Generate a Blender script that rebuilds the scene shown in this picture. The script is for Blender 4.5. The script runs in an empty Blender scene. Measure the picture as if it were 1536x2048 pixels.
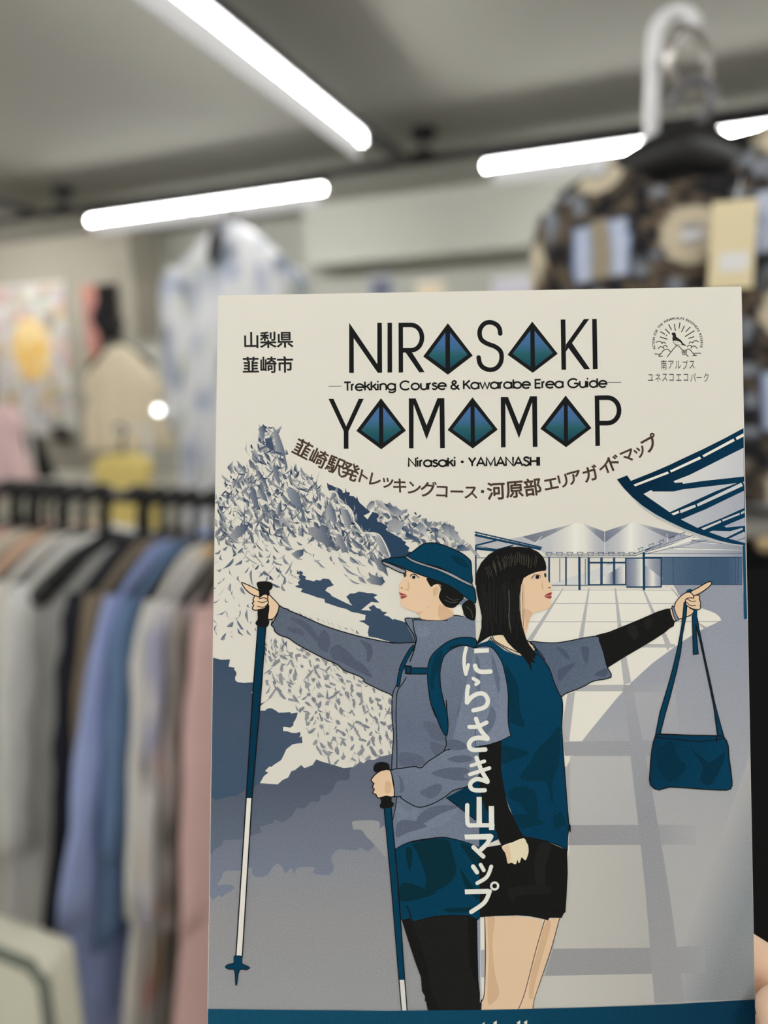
import bpy, bmesh, math, random
from math import sin, cos, pi, radians
from mathutils import Vector, Matrix
from mathutils.geometry import tessellate_polygon
S = bpy.context.scene
COL = S.collection

# ------------------------------------------------------------------ camera, world, exposure
F = 1420.0                                   # focal length in pixels of the 1536x2048 frame
CAM = Vector((0, 0, 1.58))
def _basis():
    s = 600.0
    yb = -1024 + 0.707 * (s + 438)
    t = -(F * F - 671.3 * yb) / (s - 0.14 * yb)
    ya = -671.3 - 0.14 * t
    Y = Vector((s, yb, F)).normalized()
    X = -Vector((t, ya, F)).normalized()
    Z = X.cross(Y).normalized()
    X = Y.cross(Z).normalized()
    return X, Y, Z
RX_, RY_, RZ_ = _basis()                     # world axes written in camera axes (right, down, forward)
c_right = Vector((RX_.x, RY_.x, RZ_.x)); c_down = Vector((RX_.y, RY_.y, RZ_.y)); c_fwd = Vector((RX_.z, RY_.z, RZ_.z))
cd = bpy.data.cameras.new('camera'); cam = bpy.data.objects.new('camera', cd); COL.objects.link(cam)
M = Matrix.Identity(4)
for i in range(3):
    M[i][0] = c_right[i]; M[i][1] = -c_down[i]; M[i][2] = -c_fwd[i]; M[i][3] = CAM[i]
cam.matrix_world = M
cd.sensor_fit = 'VERTICAL'; cd.sensor_height = 36.0; cd.sensor_width = 27.0
cd.lens = F / 2048.0 * 36.0
cd.clip_start = 0.01; cd.clip_end = 60
cd.dof.use_dof = True; cd.dof.focus_distance = 0.1965
cd.dof.aperture_fstop = cd.lens / 5.0        # a 5.0 mm wide pupil
S.camera = cam
W = bpy.data.worlds.new('World'); S.world = W; W.use_nodes = True
W.node_tree.nodes['Background'].inputs[0].default_value = (0.9, 0.95, 1, 1)
W.node_tree.nodes['Background'].inputs[1].default_value = 0.05
vs = S.view_settings
vs.view_transform = 'Standard'; vs.look = 'None'; vs.gamma = 1.0; vs.use_curve_mapping = False
vs.exposure = EXPO = 1.10
TUBE_POWER = 52.0
EB = 0.86                                     # how brightly a white leaflet page reads, for ink colours

# ------------------------------------------------------------------ helpers
def lin(c):
    c = c / 255.0
    return c / 12.92 if c <= 0.04045 else ((c + 0.055) / 1.055) ** 2.4
def alb(rgb, k=0.62):
    v = [lin(c) / k for c in rgb]; s = min(1.0, .84 / max(v))
    return tuple(max(0.004, c * s) for c in v)
def ray(px, py):
    d = Vector((px - 768.0, py - 1024.0, F))
    return c_right * d.x + c_down * d.y + c_fwd * d.z
def atY(px, py, Y):
    d = ray(px, py); return CAM + d * (Y / d.y)
def atZ(px, py, z):
    d = ray(px, py); return CAM + d * ((z - CAM.z) / d.z)

MATS = {}
def mat(name, col, rough=0.6, spec=0.3, metal=0.0, var=0.0, scale=20.0, emit=None, trans=0.0, sss=0.0, bump=0.0):
    if name in MATS: return MATS[name]
    m = bpy.data.materials.new(name); m.use_nodes = True
    nt = m.node_tree; b = nt.nodes['Principled BSDF']
    b.inputs['Base Color'].default_value = (*col, 1)
    b.inputs['Roughness'].default_value = rough
    b.inputs['Specular IOR Level'].default_value = spec
    b.inputs['Metallic'].default_value = metal
    b.inputs['Transmission Weight'].default_value = trans
    if sss:
        b.inputs['Subsurface Weight'].default_value = sss
        b.inputs['Subsurface Radius'].default_value = (0.006, 0.002, 0.001)
        b.inputs['Subsurface Scale'].default_value = 1.0
    if emit:
        b.inputs['Emission Color'].default_value = (*emit[0], 1); b.inputs['Emission Strength'].default_value = emit[1]
    if var or bump:
        tc = nt.nodes.new('ShaderNodeTexCoord'); n = nt.nodes.new('ShaderNodeTexNoise')
        n.inputs['Scale'].default_value = scale; n.inputs['Detail'].default_value = 4
        nt.links.new(tc.outputs['Object'], n.inputs['Vector'])
        if var:
            mx = nt.nodes.new('ShaderNodeMix'); mx.data_type = 'RGBA'
            mx.inputs['A'].default_value = (*[c * (1 - var) for c in col], 1)
            mx.inputs['B'].default_value = (*[min(0.95, c * (1 + var)) for c in col], 1)
            nt.links.new(n.outputs['Fac'], mx.inputs['Factor']); nt.links.new(mx.outputs['Result'], b.inputs['Base Color'])
        if bump:
            bp = nt.nodes.new('ShaderNodeBump'); bp.inputs['Strength'].default_value = bump; bp.inputs['Distance'].default_value = 0.002
            nt.links.new(n.outputs['Fac'], bp.inputs['Height']); nt.links.new(bp.outputs['Normal'], b.inputs['Normal'])
    MATS[name] = m
    return m
def vmat(name, rough=0.7, spec=0.15, grain=0.0, gscale=4000):
    if name in MATS: return MATS[name]
    m = bpy.data.materials.new(name); m.use_nodes = True
    nt = m.node_tree; b = nt.nodes['Principled BSDF']
    b.inputs['Roughness'].default_value = rough; b.inputs['Specular IOR Level'].default_value = spec
    a = nt.nodes.new('ShaderNodeVertexColor'); a.layer_name = 'ink'
    if grain:
        tc = nt.nodes.new('ShaderNodeTexCoord'); n = nt.nodes.new('ShaderNodeTexNoise')
        n.inputs['Scale'].default_value = gscale; n.inputs['Detail'].default_value = 1
        nt.links.new(tc.outputs['Object'], n.inputs['Vector'])
        mr = nt.nodes.new('ShaderNodeMapRange')
        mr.inputs['From Min'].default_value = 0.25; mr.inputs['From Max'].default_value = 0.75
        mr.inputs['To Min'].default_value = 1 - grain; mr.inputs['To Max'].default_value = 1 + grain
        nt.links.new(n.outputs['Fac'], mr.inputs['Value'])
        sp = nt.nodes.new('ShaderNodeSeparateColor'); nt.links.new(a.outputs['Color'], sp.inputs['Color'])
        hi = nt.nodes.new('ShaderNodeMapRange'); hi.inputs['From Min'].default_value = .30; hi.inputs['From Max'].default_value = .62
        nt.links.new(sp.outputs['Red'], hi.inputs['Value'])            # halftone dots vanish in unprinted paper
        fl = nt.nodes.new('ShaderNodeMix'); fl.data_type = 'FLOAT'; fl.inputs['B'].default_value = 1.0
        nt.links.new(hi.outputs['Result'], fl.inputs['Factor']); nt.links.new(mr.outputs['Result'], fl.inputs['A'])
        mx = nt.nodes.new('ShaderNodeVectorMath'); mx.operation = 'SCALE'
        nt.links.new(a.outputs['Color'], mx.inputs[0]); nt.links.new(fl.outputs['Result'], mx.inputs['Scale'])
        nt.links.new(mx.outputs['Vector'], b.inputs['Base Color'])
    else:
        nt.links.new(a.outputs['Color'], b.inputs['Base Color'])
    MATS[name] = m
    return m
def obj(name, me, parent=None, m=None, smooth=False):
    o = bpy.data.objects.new(name, me); COL.objects.link(o)
    if m is not None: me.materials.append(m)
    if parent is not None: o.parent = parent
    if smooth:
        for p in me.polygons: p.use_smooth = True
    return o
def mesh(name, verts, faces):
    me = bpy.data.meshes.new(name); me.from_pydata([tuple(v) for v in verts], [], faces); me.update(); return me
def fromb(name, bm):
    me = bpy.data.meshes.new(name); bmesh.ops.recalc_face_normals(bm, faces=bm.faces); bm.to_mesh(me); bm.free(); return me
def tag(o, label, cat, group=None, kind=None):
    o['label'] = label; o['category'] = cat
    if group: o['group'] = group
    if kind: o['kind'] = kind
    return o
def struct(o): o['kind'] = 'structure'; return o
def empty(name, loc, label=None, cat=None, group=None, rz=0.0):
    o = bpy.data.objects.new(name, None); COL.objects.link(o); o.location = loc; o.rotation_euler = (0, 0, rz)
    o.empty_display_size = 0.05
    if label: tag(o, label, cat, group)
    return o
def bbox(bm, x0, x1, y0, y1, z0, z1, bev=0.0):
    g = bmesh.ops.create_cube(bm, size=1.0)
    for v in g['verts']:
        v.co = Vector((x0 + (v.co.x + .5) * (x1 - x0), y0 + (v.co.y + .5) * (y1 - y0), z0 + (v.co.z + .5) * (z1 - z0)))
    if bev:
        es = list({e for v in g['verts'] for e in v.link_edges})
        bmesh.ops.bevel(bm, geom=es, offset=bev, segments=2, affect='EDGES', profile=0.6)
def boxme(name, *a, bev=0.0):
    bm = bmesh.new(); bbox(bm, *a, bev=bev); return fromb(name, bm)
def tube(bm, pts, r, n=10, cap=True, sy=1.0):
    """a round bar along pts; r a number or a list"""
    pts = [Vector(p) for p in pts]; rr = r if isinstance(r, (list, tuple)) else [r] * len(pts)
    rings = []; up = None
    for i, p in enumerate(pts):
        t = (pts[min(i + 1, len(pts) - 1)] - pts[max(i - 1, 0)]).normalized()
        if up is None:
            up = Vector((0, 0, 1)) if abs(t.z) < 0.9 else Vector((1, 0, 0))
        a = t.cross(up).normalized(); up = a.cross(t).normalized()
        rings.append([bm.verts.new(p + (a * cos(2 * pi * k / n) + up * sin(2 * pi * k / n) * sy) * rr[i]) for k in range(n)])
    for i in range(len(rings) - 1):
        for k in range(n):
            bm.faces.new((rings[i][k], rings[i][(k + 1) % n], rings[i + 1][(k + 1) % n], rings[i + 1][k]))
    if cap:
        bm.faces.new(rings[0][::-1]); bm.faces.new(rings[-1])
def tubeme(name, pts, r, n=10, sy=1.0):
    bm = bmesh.new(); tube(bm, pts, r, n, sy=sy); return fromb(name, bm)
def arc3(c, r, a0, a1, n, ax=(1, 0, 0), ay=(0, 0, 1)):
    c = Vector(c); ax = Vector(ax); ay = Vector(ay)
    return [c + (ax * cos(radians(a0 + (a1 - a0) * i / n)) + ay * sin(radians(a0 + (a1 - a0) * i / n))) * r for i in range(n + 1)]
def hsh(i, j=0):
    x = sin(i * 127.1 + j * 311.7) * 43758.5453; return x - math.floor(x)
def vnoise(x, y):
    ix, iy = math.floor(x), math.floor(y); fx, fy = x - ix, y - iy
    fx = fx * fx * (3 - 2 * fx); fy = fy * fy * (3 - 2 * fy)
    a = hsh(ix, iy) * (1 - fx) + hsh(ix + 1, iy) * fx; b = hsh(ix, iy + 1) * (1 - fx) + hsh(ix + 1, iy + 1) * fx
    return a * (1 - fy) + b * fy

# ------------------------------------------------------------------ the room
CEIL = 2.43; WALLY = 3.39; XL, XR, YF = -5.4, 2.6, -4.2
m_ceil = mat('ceiling_paint', alb((153, 152, 145), 1.0), 0.9, 0.1, var=0.03, scale=1.5)
m_wall = mat('wall_paint', alb((168, 169, 160), 0.95), 0.9, 0.1, var=0.02, scale=1.5)
m_warm = mat('warm_wall_paint', alb((166, 161, 148), 0.95), 0.9, 0.1, var=0.02, scale=1.5)
m_floor = mat('pale_floor_vinyl', alb((210, 207, 200), 0.9), 0.5, 0.3, var=0.06, scale=3)  # pale tone chosen to bounce light up onto the clothes
m_light = mat('white_wall_paint', alb((226, 225, 220), 0.95), 0.9, 0.1, var=0.02, scale=1.5)  # unseen walls kept lighter, to bounce more light into the room
m_black = mat('black_metal', (0.012, 0.012, 0.014), 0.45, 0.4)
m_blkpl = mat('black_plastic', (0.012, 0.012, 0.013), 0.38, 0.45)
m_white = mat('white_enamel', (0.75, 0.75, 0.73), 0.5, 0.3)
m_grey = mat('grey_plastic', alb((95, 93, 96), 0.6), 0.4, 0.4)
struct(obj('floor', boxme('floor', XL, XR, YF, WALLY + 0.5, -0.1, 0), m=m_floor))
struct(obj('ceiling', boxme('ceiling', XL, XR, YF, WALLY + 0.5, CEIL, CEIL + 0.1), m=m_ceil))
struct(obj('wall_back', boxme('wall_back', XL, XR, WALLY + 0.25, WALLY + 0.4, 0, CEIL), m=m_wall))
struct(obj('wall_left', boxme('wall_left', XL - 0.1, XL, YF, WALLY + 0.25, 0, CEIL), m=m_light))
struct(obj('wall_right', boxme('wall_right', XR, XR + 0.1, YF, WALLY + 0.25, 0, CEIL), m=m_light))
struct(obj('wall_front', boxme('wall_front', XL, XR, YF - 0.1, YF, 0, CEIL), m=m_light))
xp = atY(265, 560, WALLY).x
struct(obj('wall_pier', boxme('wall_pier', XL, xp, WALLY, WALLY + 0.25, 0, CEIL), m=m_warm))
zb = atY(1110, 487, WALLY).z; xb = atY(608, 470, WALLY).x
struct(obj('trim_1', boxme('trim_1', xb, XR, WALLY, WALLY + 0.25, zb, CEIL), m=m_wall))

# ------------------------------------------------------------------ lighting track and lamps
TZ = CAM.z + 0.735
ya_ = 2.585; xb_ = -0.955; xc_ = -2.72
def rail(label, x0, x1, y0, y1):
    o = obj('light_track', boxme('light_track', x0, x1, y0, y1, TZ, TZ + 0.028, bev=0.003), m=m_black)
    tag(o, label, 'light track', 'black lighting tracks under the ceiling'); return o
rail('black lighting track running across the room in front of the back wall', -5.2, 2.4, ya_ - 0.017, ya_ + 0.017)
rail('black lighting track running from the camera side to the track crossing', xb_ - 0.020, xb_ + 0.014, -3.6, ya_ - 0.018)
rail('black lighting track running into the room at the far left', xc_ - 0.017, xc_ + 0.017, -3.6, ya_ - 0.018)
def stem(x, y, label):
    e = empty('ceiling_mount', (x, y, TZ + 0.028), label, 'ceiling mount', 'ceiling mounts of the lighting track')
    obj('rod', tubeme('rod', [(0, 0, 0), (0, 0, CEIL - TZ - 0.058)], 0.012), e, m_grey, True)
    bm = bmesh.new(); tube(bm, [(0, 0, CEIL - TZ - 0.068), (0, 0, CEIL - TZ - 0.055), (0, 0, CEIL - TZ - 0.028)], [0.03, 0.045, 0.045], 20)
    obj('canopy', fromb('canopy', bm), e, m_black)
    obj('joint', boxme('joint', -0.035, 0.035, -0.035, 0.035, 0.0005, 0.012, bev=0.003), e, m_black)
stem(xb_ + 0.06, ya_, 'dark ceiling mount above the crossing of the two tracks')
stem(xc_ + 0.12, ya_, 'dark ceiling mount above the left end of the cross track')
m_tube = mat('lit_lamp_tube', (0.9, 0.9, 0.9), 0.5, 0.2, emit=((1.0, 0.99, 0.968), TUBE_POWER))
m_lens = mat('lit_lower_lens', (0.10, 0.10, 0.10), 0.7, 0.05, emit=((1.0, 0.99, 0.96), 0.23))
def lamp(p0, p1, label):
    p0 = Vector((*p0, TZ)); p1 = Vector((*p1, TZ)); L = (p1 - p0).length
    e = empty('tube_lamp', (p0 + p1) / 2, label, 'tube lamp', 'lit tube lamps clipped under the tracks', math.atan2(p1.y - p0.y, p1.x - p0.x))
    h = L / 2
    obj('housing', boxme('housing', -h, h, -0.026, 0.026, -0.026, -0.0005, bev=0.003), e, m_black)  # shaped to block the tube's light from going up
    obj('lamp_tube', tubeme('lamp_tube', [(-h + .004, 0, -0.036), (h - .004, 0, -0.036)], 0.0095, 10), e, m_tube, False)
    obj('lower_lens', boxme('lower_lens', -h + .03, h - .03, -0.005, 0.005, -0.096, -0.0465, bev=0.002), e, m_lens)
    for s in (-1, 1):
        obj('end_cap', boxme('end_cap', s * h - 0.004, s * h + 0.004, -0.014, 0.014, -0.05, -0.0265), e, m_white)
lamp((-2.46, ya_), (-1.29, ya_), 'lit tube lamp on the cross track behind the white floral dress, left of the crossing')
lamp((-0.675, ya_), (0.52, ya_), 'lit tube lamp on the cross track right of the crossing, behind the clear hook pole')
lamp((-4.3, ya_), (-3.12, ya_), 'lit tube lamp at the far left end of the cross track')
lamp((0.58, ya_), (1.78, ya_), 'lit tube lamp at the right end of the cross track')
LB0, LB1 = atZ(236, -106, TZ - .036), atZ(722, 279, TZ - .036)
lamp((LB0.x, LB0.y), (LB1.x, LB1.y), 'lit tube lamp running from the top edge towards the track crossing')
for (x, y, t) in ((xb_, -0.45, 'unseen lit tube lamp added overhead behind the leaflet holder'), (xb_, -2.0, 'unseen lit tube lamp added far behind the leaflet holder'), (xb_, -3.2, 'unseen lit tube lamp added at the front end of the middle track'),
                  (xc_, 1.2, 'unseen lit tube lamp added on the far left track beside the rack'), (xc_, -0.6, 'unseen lit tube lamp added on the far left track behind the rack')):
    lamp((x, y - 0.6), (x, y + 0.6), t)  # lamps out of view, added to brighten the leaflet and the room
rail('unseen black lighting track added over the right side of the shop', 0.5 - 0.017, 0.5 + 0.017, -3.6, 1.0)  # track out of view, added to carry extra lamps
for (y, t) in ((0.05, 'unseen lit tube lamp added over the right side of the shop, in front'), (-1.25, 'unseen lit tube lamp added over the right side of the shop, behind the holder'), (-2.6, 'unseen lit tube lamp added over the right side of the shop, by the front wall')):
    lamp((0.5, y - 0.6), (0.5, y + 0.6), t)  # added lamps, lighting the coats and the leaflet from the right

# ------------------------------------------------------------------ clothes: hangers and garments
def vcolor(me, fn):
    """store a print / weave colour on every corner; fn(x, y, z) in the mesh's own space"""
    at = me.color_attributes.new('ink', 'FLOAT_COLOR', 'POINT')
    for i, v in enumerate(me.vertices):
        c = fn(v.co.x, v.co.y, v.co.z); at.data[i].color = (c[0], c[1], c[2], 1)
def hanger(loc, label, group='black plastic hangers on the rail', rz=0.0, half=0.205, m=None, hookm=None, fat=1.0, big=1.0, stem=.098, fall=.10, plump=0.0):
    """hook centre at the empty; arms run along local Y"""
    e = empty('clothes_hanger', loc, label, 'hanger', group, rz)
    m = m or m_blkpl
    r = 0.0225 * big
    hook = arc3((0, 0, 0), r, 200, -30, 16, (0, 1, 0), (0, 0, 1))
    hook += [Vector((0, 0.006, -0.032 * big)), Vector((0, 0, -stem - .002))]
    obj('hook', tubeme('hook', hook, 0.0066 * fat, 10), e, hookm or m, True)
    bm = bmesh.new()
    pts = []; rr = []
    for i in range(-12, 13):
        t = i / 12; a = abs(t)
        pts.append((0, t * half, -stem - fall * a ** 1.25 - (0.02 * (1 - a) if a > .9 else 0)))
        rr.append(0.017 * fat * (0.95 + 0.5 * a * (1 - a)) if a < .99 else 0.010 * fat); rr[-1] += plump * max(0, 1 - a * 1.6)
    tube(bm, pts, rr, 12, sy=1.0)
    obj('arms', fromb('arms', bm), e, m, True)
    return e
def garment_rings(half, neck, L, thick, flare, drop, lean, fold, seed, zt=-0.135, swing=0.0):
    prof = [(neck, 0.0, .5), (neck + .015, -.008, .7)]
    for k in range(1, 7):
        t = k / 6; prof.append((neck + (half - neck) * t, -drop * t ** 1.25, .75 + .25 * t))
    prof.append((half + .008, -drop - .025, 1.0)); prof.append((half + .006, -drop - .06, 1.0))
    n0 = len(prof); nd = 14
    for k in range(1, nd + 1):
        t = k / nd; prof.append((half - .012 + (flare + .012) * t ** 0.9, -drop - .06 - (L - drop - .06) * t, 1.0 + .25 * t))
    return prof
def garment(loc, label, cat='coat', group=None, rz=0.0, half=0.215, neck=0.09, L=0.95, thick=0.026, flare=0.05, drop=0.075, lean=0.0, fold=0.006,
            m=None, fn=None, sleeve=0.55, seed=1, swing=0.0, name='coat', zt=-0.085, slr=0.05, n=56, slx=.34):
    e = empty(name, loc, label, cat, group, rz)
    prof = garment_rings(half, neck, L, thick, flare, drop, lean, fold, seed)
    V = []; Fc = []
    for k, (w, z, tt) in enumerate(prof):
        dn = max(0.0, -z - drop) / L
        for i in range(n):
            a = 2 * pi * i / n; ca, sa = cos(a), sin(a)
            y = w * (abs(ca) ** .8) * (1 if ca >= 0 else -1)
            x = thick * tt * (abs(sa) ** .7) * (1 if sa >= 0 else -1)
            f = fold * (0.25 + 1.6 * dn) * (sin(y * 55 + seed * 1.7 + 3 * dn) + .6 * sin(y * 97 + seed * 2.3))
            x += f + lean * dn
            yy = y + swing * dn + fold * .5 * sin(z * 30 + seed)
            V.append((x, yy, zt + z + .004 * sin(y * 40 + seed) * (1 if k > 8 else 0)))
    for k in range(len(prof) - 1):
        for i in range(n):
            Fc.append((k * n + i, k * n + (i + 1) % n, (k + 1) * n + (i + 1) % n, (k + 1) * n + i))
    me = mesh('body', V, Fc)
    if fn: vcolor(me, fn)
    b = obj('body', me, e, m, True)
    sd = b.modifiers.new('sd', 'SOLIDIFY'); sd.thickness = 0.002; sd.offset = -1
    if sleeve:
        for s in (1, -1):
            bm = bmesh.new(); pts = []; rr = []
            for k in range(11):
                t = k / 10
                pts.append((lean * .5 * t + .004 * sin(7 * t + seed), s * (half - .012 + .05 * t - .02 * t * t) + swing * t * .8, zt - drop + .012 - sleeve * t))
                rr.append(slr * (1 - .28 * t) * (0.62 if k == 0 else (.9 if k == 1 else 1)) + .003 * sin(k * 2.1 + seed))
            tube(bm, pts, rr, 16)
            for v in bm.verts: v.co.x = v.co.x * slx + .004 * sin(v.co.z * 60 + seed + v.co.y * 80)
            sm = fromb('sleeve', bm)
            if fn: vcolor(sm, fn)
            obj('sleeve', sm, e, m, True)
    return e

# the clothes rack at the left
RY = 1.25
rz_ = atY(200, 990, RY).z
rack = empty('clothes_rack', (-0.6, RY, 0), 'black metal clothes rack filled with coats and shirts, left of the leaflet', 'clothes rack')
obj('rail', tubeme('rail', [(-1.3, 0, rz_), (0.47, 0, rz_)], 0.0155, 14), rack, m_black, True)
for x in (-1.27, 0.44):
    obj('post', tubeme('post', [(x, 0, 0.05), (x, 0, rz_ - 0.0165)], 0.0135, 12), rack, m_black, True)
    obj('foot', tubeme('foot', [(x, -0.25, 0.03), (x, 0.25, 0.03)], 0.018, 12), rack, m_black, True)
def hook_x(px): return atY(px, 985, RY).x
def tip_hook(px, py=1265):                     # rail position of a garment whose near shoulder shows at px
    return atY(px, py, RY - 0.215).x
HK = (0, RY, rz_ - 0.0095)
def cm(name, rgb, var=.06, k=.42): return mat(name, alb(rgb, k), .85, .12, var=var, scale=25, bump=.15)
GR = 'clothes hung along the black rack'
def hang(x, hl, rz=0.0): return hanger((x, RY, rz_ - 0.0015), hl, fat=1.2, rz=rz)
def floral(base, spots, sc):
    def f(x, y, z):
        c = Vector(base)
        for j, (col, th) in enumerate(spots):
            v = vnoise(y * sc + 17 * j + x * 9, z * sc * .8 + 31 * j)
            if v > th:
                t = min(1, (v - th) / .12); c = c * (1 - t) + Vector(col) * t
        return c
    return f
fl_rack = floral(alb((214, 210, 208), .45), [(alb((150, 150, 172), .6), .62), (alb((226, 170, 160), .6), .70), (alb((232, 196, 140), .6), .74), (alb((90, 88, 92), .6), .80)], 16)
fl_knit = floral(alb((118, 113, 108), .6), [(alb((84, 80, 74), .6), .5), (alb((142, 132, 130), .6), .62)], 30)
fl_check = floral(alb((214, 200, 206), .6), [(alb((226, 150, 160), .6), .55), (alb((150, 150, 180), .6), .6)], 24)
v_cloth = vmat('printed_cloth', .85, .1)
far = [(-205, (215, 196, 176)), (-165, (70, 62, 60)), (-120, (182, 150, 140)), (-80, (228, 206, 190))]
WH = [
 # px of near shoulder tip, label, category, name, material/fn, half, L, flare, swing, lean
 (-150, 'black jacket at the far left end of the rack, only its shoulder in view', 'jacket', 'jacket', cm('black_wool', (30, 29, 32)), .20, .80, .03, -.05, -.02),
 (-100, 'dusty rose shirt between the black jacket and the cream coat on the rack', 'shirt', 'shirt', cm('rose_cotton', (196, 158, 146)), .205, .75, .03, -.08, -.04),
 (-62, 'cream coat at the left end of the rack, left of the peach blouse', 'coat', 'coat', cm('cream_wool', (238, 226, 206)), .215, .95, .05, -.08, -.04),
 (-28, 'peach blouse with a rosy edge between the cream coat and the white coat', 'blouse', 'blouse', cm('peach_cotton', (236, 200, 172)), .215, .72, .04, -.10, -.06),
 (8, 'white coat with its pale sleeve hanging in front, next to the peach blouse', 'coat', 'coat', cm('white_wool', (226, 221, 213)), .215, 1.05, .09, -.08, -.07),
 (46, 'light grey long coat showing its broad flat front, left of the black cardigan', 'coat', 'coat', cm('light_grey_wool', (222, 222, 218), .05, .62), .215, 1.1, .09, -.07, -.07),
 (164, 'black cardigan with a brown lining edge, right of the light grey coat', 'cardigan', 'cardigan', cm('black_knit', (30, 31, 38)), .215, .80, .07, -.09, -.05),
 (196, 'dark olive-brown coat between the black cardigan and the blue shirt', 'coat', 'coat', cm('olive_brown_wool', (98, 88, 74)), .215, 1.05, .08, -.10, -.05),
 (232, 'long periwinkle blue shirt coat, the widest blue strip on the rack', 'shirt', 'shirt', cm('periwinkle_cotton', (138, 150, 190)), .215, 1.1, .12, -.20, -.05),
 (264, 'steel blue denim shirt with a dark shoulder, right of the periwinkle shirt', 'shirt', 'shirt', cm('steel_blue_denim', (76, 95, 122)), .212, .78, .05, -.10, -.06),
 (306, 'plain white shirt between the denim shirt and the floral blouse', 'shirt', 'shirt', cm('white_cotton', (226, 224, 219)), .215, .98, .06, -.10, -.06),
 (334, 'white blouse printed with pink, orange and grey flowers', 'blouse', 'blouse', fl_rack, .215, 1.05, .06, -.10, -.06),
 (374, 'mottled grey-brown knit cardigan beside the leaflet edge', 'cardigan', 'cardigan', fl_knit, .215, 1.05, .07, -.10, -.06),
 (412, 'pale pink dress partly behind the left edge of the leaflet', 'dress', 'dress', cm('pale_pink_cotton', (238, 200, 196), .06, .36), .215, 1.1, .09, -.10, -.06),
]
for i, (px, lb, cat, nm, mm, half, L, fl, sw, ln) in enumerate(WH):
    ln = -.045 - (452 - px) * .00004
    rz = {-28: -.08, 8: -.16, 46: -.24}.get(px, 0.0)
    x = tip_hook(px) + .215 * sin(-rz)
    hang(x, rz=rz, hl='black plastic hanger holding the ' + lb.split(',')[0].split(' between')[0].split(' next')[0].split(' at the')[0].split(' beside')[0].split(' partly')[0])
    fnn = mm if callable(mm) else None
    garment((x, RY, rz_), lb, cat, GR, rz, half, .09, L, .0095, fl, .09, ln, .003, v_cloth if fnn else mm, fnn, .5 if L < .9 else .6, i + 1, sw, nm)
# short pink-check top and hangers with nothing wide on them
for px, lb in ((18, 'empty black plastic hanger at the left edge of the view'), (52, 'empty black plastic hanger, second from the left edge of the view'), (88, 'empty black plastic hanger, third from the left edge of the view'), (124, 'empty black plastic hanger, fourth from the left edge of the view'),
               (160, 'empty black plastic hanger above the light grey coat'), (196, 'empty black plastic hanger with its broad arm facing the camera'), (272, 'empty black plastic hanger, right of the hook cluster over the grey coat')):
    hanger((hook_x(px), RY, rz_ - 0.0015), lb, fat=1.25)

# ------------------------------------------------------------------ patterned blouse on the hook stand, right
PY = 1.0
def pat_fn(x0, z0):
    """ornate scarf print: u to the right, v up, both in metres on the front of the cloth"""
    A = lambda c: Vector(alb(c, .62))
    blk, brn, bei, gry, blu, wht, drk = A((30, 30, 33)), A((84, 74, 62)), A((168, 158, 138)), A((112, 116, 124)), A((138, 152, 182)), A((206, 206, 208)), A((52, 50, 50))
    def f(x, y, z):
        u = x - x0; v = z - z0
        c = blk
        nz = vnoise(u * 95, v * 95); n2 = vnoise(u * 55 + 40, v * 55)
        if nz > .56: c = c.lerp(brn, min(1, (nz - .56) * 8))
        if n2 > .66: c = c.lerp(gry, min(1, (n2 - .66) * 8))
        P_ = .205
        for ox, oz, kind in ((0, 0, 'm'), (.5, .5, 'm'), (.5, 0, 'b'), (0, .5, 'b')):
            uu = ((u / P_ - ox + .5) % 1 - .5) * P_; vv = ((v / P_ - oz + .5) % 1 - .5) * P_
            if kind == 'm':
                r = math.hypot(uu * 1.05, vv)
                if r < .034: c = bei.lerp(gry, max(0, min(1, (.016 - r) / .006))) if r > .008 else wht
                elif r < .038: c = drk
                elif r < .046 and sin(math.atan2(vv, uu) * 10) > 0: c = brn
            else:
                if abs(vv) < .033 and .012 < abs(uu) < .034: c = blu.lerp(wht, .5 * (abs(abs(uu) - .023) < .005))
                elif abs(vv) < .036 and abs(uu) <= .012: c = bei.lerp(brn, .5)
                elif abs(vv) < .040 and abs(uu) < .040: c = drk
        return c
    return f
pneck = atY(1388, 395, PY)
hookp = atY(1385, 185, PY)
ph = hanger((hookp.x, PY, hookp.z - .010), 'wide black hanger with a grey hook holding the patterned blouse', None, -pi / 2, .15, m_blkpl, mat('dark_grey_plastic', alb((84, 82, 86), .62), .4, .4), 1.0, 1.0, stem=.052, fall=.065, plump=.016)
ph.rotation_euler = (radians(-5), 0, -pi / 2)
garm = empty('blouse', (hookp.x, PY, hookp.z - .010), 'black blouse with an ornate beige and pale blue scarf print, hung at the upper right', 'blouse')
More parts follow.
